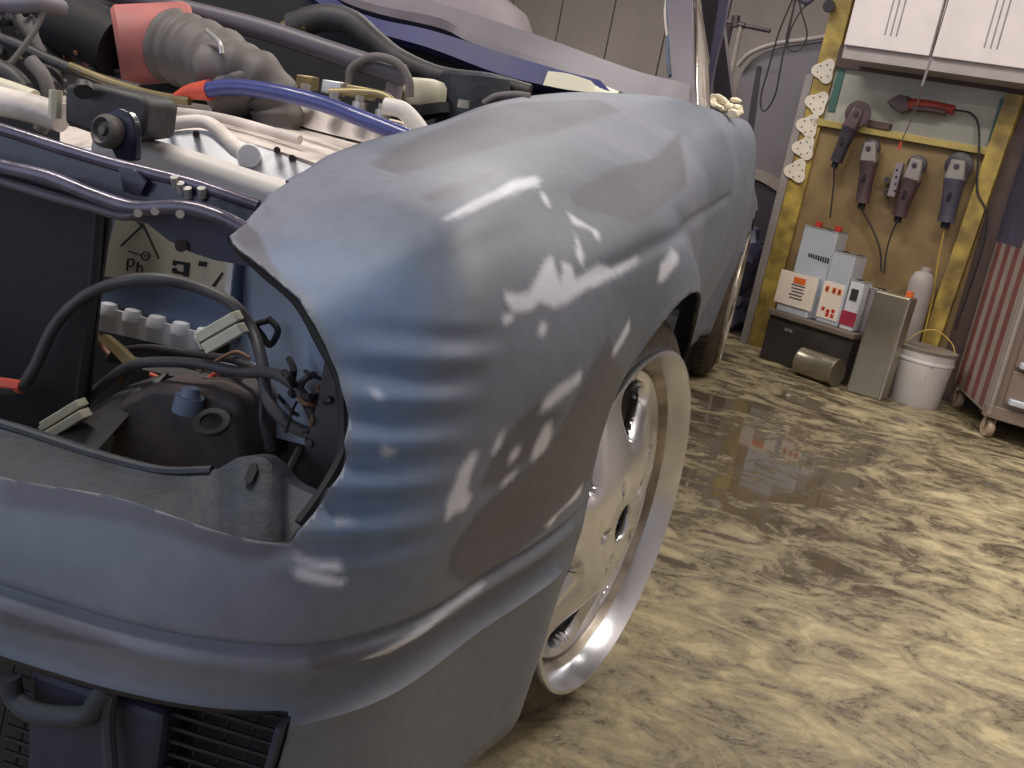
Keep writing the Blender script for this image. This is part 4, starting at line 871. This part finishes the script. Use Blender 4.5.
# sanding pads on the left post
for k, (u, v) in enumerate(((824, 71), (817, 103), (808, 126), (804, 148), (796, 171))):
    def pad(bm, u=u, v=v, k=k):
        c = aw(u, v, .012); pts = []
        for j in range(36):
            a = 2*PI*j/36; r = .046*(1+.2*math.cos(3*(a-PI/3)))
            a2 = a+(.05, -.1, .0, .12, .2)[k]
            pts.append(c+E1*(r*math.cos(a2))+UZ*(r*math.sin(a2)))
        prism(bm, pts, -NN*.008)
    def holes(bm, u=u, v=v):
        c = aw(u, v, .0135)
        for q in range(6):
            a = q*PI/3+.3; p = c+E1*(.027*math.cos(a))+UZ*(.027*math.sin(a)); cyl(bm, p, p-NN*.001, .0035, seg=8)
    pos = ['topmost', 'second from the top', 'middle one', 'second from the bottom', 'lowest'][k]
    t = thing('sanding_pad', 'white three-cornered sanding pad on the yellow post, %s of five' % pos, 'sanding pad', aw(u, v, .0), 'sanding pads on the left post')
    one('abrasive_sheet', pad, M['pad'], t, bevel=.002)
    one('dust_holes', holes, M['joint'], t)

# power tools: head at a, body from b to c, all in image-derived wall points
def grinder(label, head, neck, tail, rh, rb, mb, mf, cord, group, mc='cable', disc=False, name='angle_grinder'):
    rb *= 1.28
    h, n_, tl = aw(*head, .05), aw(*neck, .05), aw(*tail, .045)
    t = thing(name, label, 'power tool', (h.x, h.y, tl.z), group)
    ax = (tl-n_).normalized()
    if disc: one('guard', lambda bm: (lathe(bm, [(0, 0), (rh*.5, 0), (rh, -.004), (rh, -.012), (rh*.86, -.014), (0, -.008)], frame(h+NN*.01, NN), 32)), M[mf], t)
    else: one('guard', lambda bm: lathe(bm, [(0, -.02), (rh, -.02), (rh*1.02, -.004), (rh*.9, .0), (0, .004)], frame(h+NN*-.005, NN), 28), M['toold'], t)
    sd = ax.cross(NN).normalized()
    def gh(bm):
        L0, L1 = h-ax*.024, n_+ax*.006; a_ = rb*.62; b_ = rb*.92
        hexa(bm, [L0-sd*a_-NN*.02, L0+sd*a_-NN*.02, L0+sd*a_+NN*.018, L0-sd*a_+NN*.018, L1-sd*b_-NN*.02, L1+sd*b_-NN*.02, L1+sd*b_+NN*.026, L1-sd*b_+NN*.026])
    one('gear_head', gh, M[mf], t, bevel=.008)
    one('spindle_cap', lambda bm: cyl(bm, h+ax*.004+NN*.018, h+ax*.004+NN*.028, .011, .009), M['toold'], t)
    one('motor_housing', lambda bm: tube(bm, [n_-ax*.005, n_.lerp(tl, .3), n_.lerp(tl, .75), tl], rb, 14, rad=lambda q: rb*(1-.22*math.sin(q*PI)*.5-.25*q), flat=1.0), M[mb], t)
    one('switch', lambda bm: box(bm, n_.lerp(tl, .4)+NN*rb*.85, (.014, .01, .03)), M['black'], t, bevel=.002)
    one('cable_sleeve', lambda bm: tube(bm, [tl, tl+ax*.025], rb*.4, 8, n=1), M['black'], t)
    one('power_cord', lambda bm: tube(bm, [tl+ax*.02]+[aw(u, v, o) for u, v, o in cord], .0035, 8), M[mc], t)
    return t
GR = 'power tools hung on the tool board'
grinder('dark sander with round head, leftmost tool on the plywood board', (858, 114), (850, 128), (836, 162), .052, .027, 'toold', 'toolp', [(834, 180, .03), (832, 200, .03), (830, 218, .03)], GR, disc=True, name='disc_sander')
grinder('brown angle grinder with grey head, second tool from the left', (870, 148), (869, 162), (862, 203), .036, .03, 'toolp', 'toolf', [(872, 228, .03), (880, 250, .02), (881, 272, .02)], GR)
grinder('brown angle grinder hung slanted beside the white switch strip', (916, 165), (912, 180), (899, 216), .038, .03, 'toolp', 'toolf', [(890, 238, .03), (886, 255, .03), (884, 274, .03)], GR)
grinder('angle grinder with blue-grey housing, rightmost tool beside the yellow post', (958, 166), (955, 180), (946, 222), .052, .034, 'toolb', 'toolf', [(938, 262, .03), (932, 300, .03), (922, 342, .03)], GR, mc='ycable')
def stripf(bm):
    c = aw(896, 180, .03); box(bm, c, (.03, .03, .135), M=Matrix(((E1.x, NN.x, 0), (E1.y, NN.y, 0), (0, 0, 1))).to_3x3())
t = thing('switch_strip', 'white switch strip with dark holes between two grinders', 'switch', aw(896, 198, .0))
one('casing', stripf, M['dash'], t, smooth=False, bevel=.003)
one('sockets', lambda bm: [cyl(bm, aw(896+d*-.1, 180+d, .046), aw(896+d*-.1, 180+d, .044), .005, seg=10) for d in (-10, -3, 4, 11)], M['black'], t)
one('plug', lambda bm: (cyl(bm, aw(887, 180, .0), aw(887, 180, .03), .012, seg=12), cyl(bm, aw(886, 192, .0), aw(886, 192, .03), .012, seg=12)), M['bgrey'], t)
tag(one('dark_bracket', lambda bm: wbox(bm, *[q for q in (sz(868, 127)[0], sz(890, 131)[0])], -.015, .02, .992, 1.02), M['brownband'], smooth=False, bevel=.003), 'small dark brown block on the yellow ledge by the sander', 'block')
# red multi tool lying on the ledge panel
t = thing('red_multi_tool', 'red oscillating tool hung sideways on the pale panel', 'power tool', aw(920, 108, .0))
one('tool_body', lambda bm: tube(bm, [aw(900, 104, .03), aw(925, 105, .03), aw(954, 110, .03)], .024, 14, rad=lambda q: .024-.006*q), M['red'], t)
one('tool_head', lambda bm: prism(bm, [aw(u, v, .055) for u, v in [(886, 101), (899, 94), (908, 96), (908, 110), (899, 113), (890, 106)]], -NN*.05), M['toolp'], t, bevel=.004)
one('tool_grip', lambda bm: tube(bm, [aw(912, 108, .045), aw(930, 110, .045), aw(946, 113, .045)], .012, 10), M['toolp'], t)
one('power_cord', lambda bm: tube(bm, [aw(954, 110, .03), aw(970, 113, .02), aw(978, 124, .01), aw(979, 150, .03), aw(977, 190, .03), aw(986, 212, .03), aw(982, 250, .03), aw(955, 330, .04)], .004, 8), M['cable'], t)
# pull cord from the cabinet
t = thing('pull_cord', 'thin cord hanging in front of the white cabinets with red tip', 'cord', aw(900, 148, .36))
one('string', lambda bm: tube(bm, [aw(956, -30, .34), aw(946, 8, .34), aw(931, 58, .34), aw(916, 108, .34), aw(901, 142, .34)], .0022, 6), M['brownband'], t)
one('string_sleeve', lambda bm: tube(bm, [aw(931, 58, .34), aw(926, 74, .34), aw(922, 86, .34)], .0045, 8), M['dash'], t)
one('string_tip', lambda bm: tube(bm, [aw(901, 142, .34), aw(899, 150, .34)], .004, 8, n=1), M['redcap'], t)

# toolbox and cans
def fbox(name, u0, v0, u1, v1, depth, h, m, parent, **k):      # box standing on the floor: front bottom corners given in pixels
    a, b = az(u0, v0), az(u1, v1); d = Vector((b.y-a.y, -(b.x-a.x), 0)).normalized()*-depth; hh = UZ*h
    return one(name, lambda bm: hexa(bm, [a, b, b+d, a+d, a+hh, b+hh, b+d+hh, a+d+hh]), m, parent, **k)
tb = thing('tool_box', 'low dark toolbox on the floor under the paint thinner tins', 'toolbox', az(820, 372))
A_, B_ = az(759, 357), az(850, 388)
dn = Vector((-(B_-A_).y, (B_-A_).x, 0)).normalized()
dx_ = (B_-A_).normalized()
def tbx(x0, x1, y0, y1, z0, z1): return lambda bm: hexa(bm, [A_+dx_*x0+dn*y0+UZ*z0, A_+dx_*x1+dn*y0+UZ*z0, A_+dx_*x1+dn*y1+UZ*z0, A_+dx_*x0+dn*y1+UZ*z0, A_+dx_*x0+dn*y0+UZ*z1, A_+dx_*x1+dn*y0+UZ*z1, A_+dx_*x1+dn*y1+UZ*z1, A_+dx_*x0+dn*y1+UZ*z1])
TL = (B_-A_).length
TL = .385
one('box_body', tbx(0, TL, 0, .15, .0, .185), M['darkbox'], tb, smooth=False, bevel=.004)
one('box_lid', tbx(-.006, TL+.006, -.012, .15, .185, .208), M['lidgrey'], tb, smooth=False, bevel=.004)
one('latch', tbx(.085, .10, -.004, 0, .138, .15), M['steel'], tb, smooth=False)
one('latch', tbx(.105, .12, -.004, 0, .138, .15), M['steel'], tb, smooth=False)
# tins on the toolbox: local x along the box, y back, z up
def tin(name, label, x0, x1, y0, y1, z0, z1, m, lean=0., group=None):
    c = A_+dx_*((x0+x1)/2)+dn*((y0+y1)/2); t = thing(name, label, 'tin', (c.x, c.y, z0), group)
    one('tin_body', tbx(x0, x1, y0, y1, z0, z1), m, t, smooth=False, bevel=.006)
    one('tin_rim', tbx(x0-.001, x1+.001, y0-.001, y1+.001, z1-.006, z1), M['steel'], t, smooth=False, bevel=.002)
    return t
ZT = .208
t = tin('solvent_tin', 'tall shiny silver tin with red cap, left on the toolbox', .025, .18, .052, .14, ZT, ZT+.36, M['tin'])
for q in (.06, .15):
    p = A_+dx_*q+dn*.1+UZ*(ZT+.358); one('cap', lambda bm: cyl(bm, p, p+UZ*.022, .014), M['redcap'], t)
one('print', lambda bm: [tbx(.075+.011*k, .082+.011*k, .0505, .052, ZT+.238-.001*k, ZT+.252)(bm) for k in range(9)], M['ink'], t, smooth=False)
t = tin('label_tin', 'low tin with wide white label and orange block, front left on toolbox', .02, .165, .0, .045, ZT, ZT+.165, M['tin'])
one('paper_label', tbx(.006, .178, -.006, .0, ZT+.035, ZT+.168), M['paper'], t, smooth=False)
one('orange_block', tbx(.072, .126, -.0075, -.006, ZT+.128, ZT+.153), M['orange'], t, smooth=False)
one('print', lambda bm: [tbx(.066+.004*(k % 3), .13-.005*(k % 2), -.0072, -.006, ZT+.118-.013*k, ZT+.123-.013*k)(bm) for k in range(5)], M['corr'], t, smooth=False)
t = tin('solvent_tin', 'silver tin with white hazard label, right of the tall red-capped tin', .190, .290, .03, .13, ZT, ZT+.29, M['tin'])
one('neck', lambda bm: cyl(bm, A_+dx_*.25+dn*.08+UZ*(ZT+.278), A_+dx_*.25+dn*.08+UZ*(ZT+.292), .02), M['steel'], t)
one('paper_label', tbx(.188, .280, .027, .030, ZT+.02, ZT+.165), M['paper'], t, smooth=False)
for x in (.2, .225+.006, .255):
    one('hazard_mark', tbx(x, x+.016, .0255, .027, ZT+.125, ZT+.148), M['orange'], t, smooth=False)
    one('hazard_symbol', tbx(x+.005, x+.011, .0247, .0255, ZT+.13, ZT+.143), M['ink'], t, smooth=False)
one('print', lambda bm: [tbx(x, x+.014, .0258, .027, z, z+.014)(bm) for x, z in ((.205, ZT+.05), (.228, ZT+.045), (.25, ZT+.05), (.228, ZT+.03), (.25, ZT+.03))], M['redcap'], t, smooth=False)
t = tin('paint_carton', 'small white carton with magenta base beside the hazard-label tin', .30, .36, .02, .09, ZT, ZT+.2, M['white'])
one('magenta_band', tbx(.298, .362, .017, .02, ZT+.02, ZT+.075), M['magenta'], t, smooth=False)
one('print', tbx(.315, .345, .017, .02, ZT+.12, ZT+.165), M['bgrey'], t, smooth=False)
t = tin('paint_carton', 'small pale tin with crumpled silver top behind the tall floor tin', .368, .43, .06, .12, ZT, ZT+.185, M['dash'])
# tall dull tin standing on the floor
a, b = az(845, 391), az(879, 401)
def tall(bm):
    d = dn*.07; h = UZ*.40; hexa(bm, [a, b, b+d, a+d, a+h+dn*.02, b+h+dn*.02, b+d+h+dn*.02, a+d+h+dn*.02])
t = thing('tall_tin', 'tall dull metal tin standing on the floor beside the white bucket', 'tin', (a+b)/2)
one('tin_body', tall, M['tin2'], t, smooth=False, bevel=.008)
one('tin_seam', lambda bm: tube(bm, [b+UZ*.005, b+UZ*.40+dn*.02], .004, 8, n=1), M['steel'], t)
one('cap', lambda bm: cyl(bm, b+dn*.05-dx_*.02+UZ*.398, b+dn*.05-dx_*.02+UZ*.42, .014), M['orange'], t)
# overturned tin
t = thing('fallen_tin', 'dull tin lying on its side in front of the toolbox', 'tin', az(815, 378))
p0 = az(797, 374)+UZ*.056; p1 = az(834, 387)+UZ*.056
one('tin_body', lambda bm: (lathe(bm, [(0, .003), (.05, .003), (.056, 0), (.056, .008), (.054, .012), (.054, (p1-p0).length-.012), (.056, (p1-p0).length-.008), (.056, (p1-p0).length), (.05, (p1-p0).length-.003), (0, (p1-p0).length-.003)], frame(p0, p1-p0), 32)), M['tin2'], t)
# bucket
cb = (az(880, 397)+az(926, 410))/2+dn*.085
t = thing('paint_bucket', 'white plastic bucket with grey rim and wire handle on the floor', 'bucket', cb)
RB = .10
one('bucket_body', lambda bm: lathe(bm, [(0, 0), (RB*.92, 0), (RB*.94, .004), (RB*1.06, .165), (RB*1.09, .168), (RB*1.09, .176), (RB*1.06, .18), (RB*1.08, .212), (RB*1.02, .212), (0, .205)], frame(cb, UZ), 44), M['bucket'], t)
one('bucket_rim', lambda bm: lathe(bm, [(RB*1.0, .212), (RB*1.12, .211), (RB*1.13, .219), (RB*1.0, .222), (0, .214)], frame(cb, UZ), 44), M['bucketlid'], t)
one('wire_handle', lambda bm: tube(bm, [cb+E1*(RB*1.05)+UZ*.19, cb+E1*(RB*.8)+UZ*.25-NN*.02, cb+UZ*.285-NN*.05, cb-E1*(RB*.6)+UZ*.26-NN*.03, cb-E1*(RB*1.05)+UZ*.19], .0022, 8), M['ycable'], t)
one('paint_drip', lambda bm: tube(bm, [cb+E1*(RB*.55)+NN*(RB*.90)+UZ*.18, cb+E1*(RB*.5)+NN*(RB*.9)+UZ*.15, cb+E1*(RB*.38)+NN*(RB*.93)+UZ*.115], .002, 6), M['cable'], t)
# white canister behind
cc = aw(912, 325, .05); cc.z = 0
t = thing('white_canister', 'pale round canister with cap behind the tall floor tin', 'canister', cc)
zc = aw(908, 300, .07).z
one('canister_body', lambda bm: lathe(bm, [(0, .0), (.044, .0), (.048, .01), (.048, zc+.06), (.046, zc+.09), (.034, zc+.115), (.02, zc+.122), (0, zc+.123)], frame(cc, (-.02, 0, 1)), 32), M['cabg'], t)
one('canister_cap', lambda bm: cyl(bm, cc+UZ*(zc+.121)-Vector((.005,0,0)), cc+UZ*(zc+.14)-Vector((.005,0,0)), .02), M['cabg'], t)

# trolley with red and white striped side
FL = Vector((.935, 2.67, 0))
fx = Vector((.94, -.34, 0)).normalized()       # along the drawer front, to the right
bx = Vector((-.085, 1, 0)).normalized()                          # along the side, away
t = thing('tool_trolley', 'tool trolley with red and white striped side and blue top field', 'trolley', FL)
def tq(x, y, z): return FL+fx*x+bx*y+UZ*z
def tbox(bm, x0, x1, y0, y1, z0, z1): hexa(bm, [tq(x0, y0, z0), tq(x1, y0, z0), tq(x1, y1, z0), tq(x0, y1, z0), tq(x0, y0, z1), tq(x1, y0, z1), tq(x1, y1, z1), tq(x0, y1, z1)])
DS = .50; ZB = .085; ZH = 1.02
m_tr = mat('trolley_grey', (140, 124, 112), .4, .2, var=.08); m_str = mat('red_stripe', (122, 72, 68), .5, var=.1); m_wh = mat('off_white_stripe', (150, 138, 132), .5, var=.06); m_un = mat('blue_field', (74, 70, 94), .5, var=.15)
one('carcass', lambda bm: tbox(bm, .006, .7, .006, DS, ZB, ZH), m_tr, t, smooth=False, bevel=.003)
one('side_panel', lambda bm: tbox(bm, 0, .005, 0, DS, ZB, ZH), m_wh, t, smooth=False)
for k in range(4):
    y0 = .05+k*.12
    one('stripe', lambda bm: tbox(bm, -.0015, 0, y0, y0+.055, ZB+.01, .66 if k > 0 else ZH), m_str, t, smooth=False)
one('blue_field', lambda bm: tbox(bm, -.0025, -.0008, .16, DS, .66, ZH), m_un, t, smooth=False)
one('base_rail', lambda bm: tbox(bm, -.004, .72, -.01, .03, ZB-.01, ZB+.035), m_tr, t, smooth=False, bevel=.003)
for k, z in enumerate((.14, .27, .40, .53, .66, .79)):
    d = one('drawer', lambda bm: tbox(bm, .045, .68, -.012, .004, z, z+.115), m_tr, t, smooth=False, bevel=.003)
    one('handle', lambda bm: tbox(bm, .055, .66, -.035, -.012, z+.0, z+.022), M['tin'], d, smooth=False, bevel=.004)
one('corner_edge', lambda bm: tube(bm, [tq(.012, -.006, ZB), tq(.012, -.006, ZH)], .008, 8, n=1), M['beiget'], t)
for x, y in ((.03, .03), (.02, DS-.04), (.66, .04), (.66, DS-.04)):
    c = tq(x, y, .034)
    cs = one('caster', lambda bm: (lathe(bm, [(0, -.012), (.03, -.012), (.034, -.007), (.034, .007), (.03, .012), (0, .012)], frame(c, (1, .35, 0)), 24)), M['caster'], t)
    one('caster_fork', lambda bm: (box(bm, c+Vector((.005, .0, .045)), (.05, .06, .008)), box(bm, c+Vector((.017, 0, .022)), (.004, .03, .045)), box(bm, c+Vector((-.017, 0, .022)), (.004, .03, .045))), M['caster'], cs, smooth=False)
tag(one('storage_box', lambda bm: tbox(bm, .10, .5, .05, .3, ZH, ZH+.16), M['teal'], smooth=False, bevel=.01), 'greenish box on top of the striped trolley at the right edge', 'box')

# grey van behind
vn = thing('van', 'grey van with rounded roof edge parked behind the tool board', 'van', W(-.2, -1.5, 0))
OV = -.75
prof = [(733, 230), (731, 160), (730, 120), (733, 92), (738, 74), (748, 58), (762, 47), (780, 41), (800, 38), (830, 34), (870, 30)]
pv = [sz(u, v, OV) for u, v in prof]; smax = pv[-1][0]
def vanb(bm):
    pts = [W(s, OV, z) for s, z in [(pv[0][0], .28)]+pv]+[W(smax+.5, OV, pv[-1][1]), W(smax+.5, OV, .28)]
    prism(bm, pts, -NN*1.25)
one('van_body', vanb, M['van'], vn, bevel=.035)
one('door_gap', lambda bm: strip(bm, [aw(u, v, OV+.004) for u, v in [(757, 66), (751, 100), (746, 140), (745, 175)]], [aw(u, v, OV+.004) for u, v in [(761, 66), (757, 100), (752, 140), (751, 175)]], -NN*.006), M['vand'], vn)
one('roof_edge_highlight', lambda bm: tube(bm, [aw(u, v, OV+.02) for u, v in [(738, 66), (748, 55), (762, 48), (780, 43), (804, 40), (830, 36)]], .012, 10), M['cabg'], vn)  # bright highlight along the roof edge, modelled as a pale tube
one('rub_strip', lambda bm: strip(bm, [aw(750, 167, OV+.03), aw(766, 173, OV+.03), aw(800, 192, OV+.03)], [aw(750, 178, OV+.03), aw(764, 183, OV+.03), aw(795, 204, OV+.03)], -NN*.03), M['beiget'], vn)
one('dark_sill', lambda bm: strip(bm, [aw(735, 180, OV+.012), aw(764, 184, OV+.012), aw(830, 214, OV+.012)], [aw(720, 232, OV+.012), aw(752, 240, OV+.012), aw(820, 262, OV+.012)], -NN*.01), M['vand'], vn)
one('wheel', lambda bm: cyl(bm, W(pv[0][0]+.55, OV-.05, .3), W(pv[0][0]+.55, OV-.25, .3), .3, seg=40), M['tyre'], vn)
def bag(bm):
    c = W(-.22, -.25, .17); bmesh.ops.create_icosphere(bm, subdivisions=4, radius=.17, matrix=Matrix.Translation(c))
    for v in bm.verts:
        d = v.co-c; v.co = c+Vector((d.x*.8, d.y*.8, d.z*(1.6 if d.z > 0 else 1.0)))*(1+.55*noise.noise(v.co*9)+.25*noise.noise(v.co*25)); v.co.z = max(v.co.z, .0)
tag(one('plastic_bag', bag, M['bluebag'], angle=25), 'crumpled dark blue plastic bag on the floor behind the rear wheel', 'bag')
# steel rod rack
t = thing('rod_stand', 'dark steel rods with a crossbar standing behind the car', 'stand', aw(700, 345, -.45))
def rod(u0, v0, u1, v1, off, r, nm, m):
    return one(nm, lambda bm: tube(bm, [aw(u0, v0, off), aw(u1, v1, off)], r, 8, n=1), m, t)
rod(730, 24, 660, 340, -.45, .018, 'rod', M['darkmetal']); rod(741, 26, 676, 340, -.45, .012, 'rod', M['beiget']); rod(724, 26, 655, 330, -.42, .007, 'rod', M['silver'])
rod(727, 22, 745, 26, -.45, .014, 'crossbar', M['darkmetal']); rod(745, 26, 770, 31, -.45, .01, 'crossbar', M['darkmetal']); rod(736, 16, 735, 27, -.45, .022, 'rod_cap', M['darkmetal'])
# hanging cables
t = thing('hanging_cable', 'thin dark cable loops hanging from above beside the yellow post', 'cable', aw(765, 118, -.1))
o_ = -.06
one('cable_loop', lambda bm: tube(bm, [aw(u, v, o_) for u, v in [(800, -20), (790, 5), (779, 32), (768, 70), (761, 96), (762, 110), (768, 108), (776, 92), (782, 60), (789, 30), (794, 5), (796, -20)]], .004, 6), M['cable'], t)
one('cable_loop', lambda bm: tube(bm, [aw(u, v, o_) for u, v in [(797, -10), (801, 10), (807, 32), (804, 44), (796, 51), (788, 48), (790, 32), (800, 12), (812, 0), (822, -12)]], .0035, 6), M['cable'], t)
one('cable_bundle', lambda bm: tube(bm, [aw(u, v, o_) for u, v in [(786, -14), (796, -4), (808, 2), (818, -10)]], .012, 8), M['dpur'], t)
t2 = thing('round_hook', 'dark round knob on the upper left post', 'knob', aw(829, 10, .0))
one('knob_body', lambda bm: cyl(bm, aw(829, 6, .0), aw(829, 6, .05), .026, .022), M['toold'], t2)
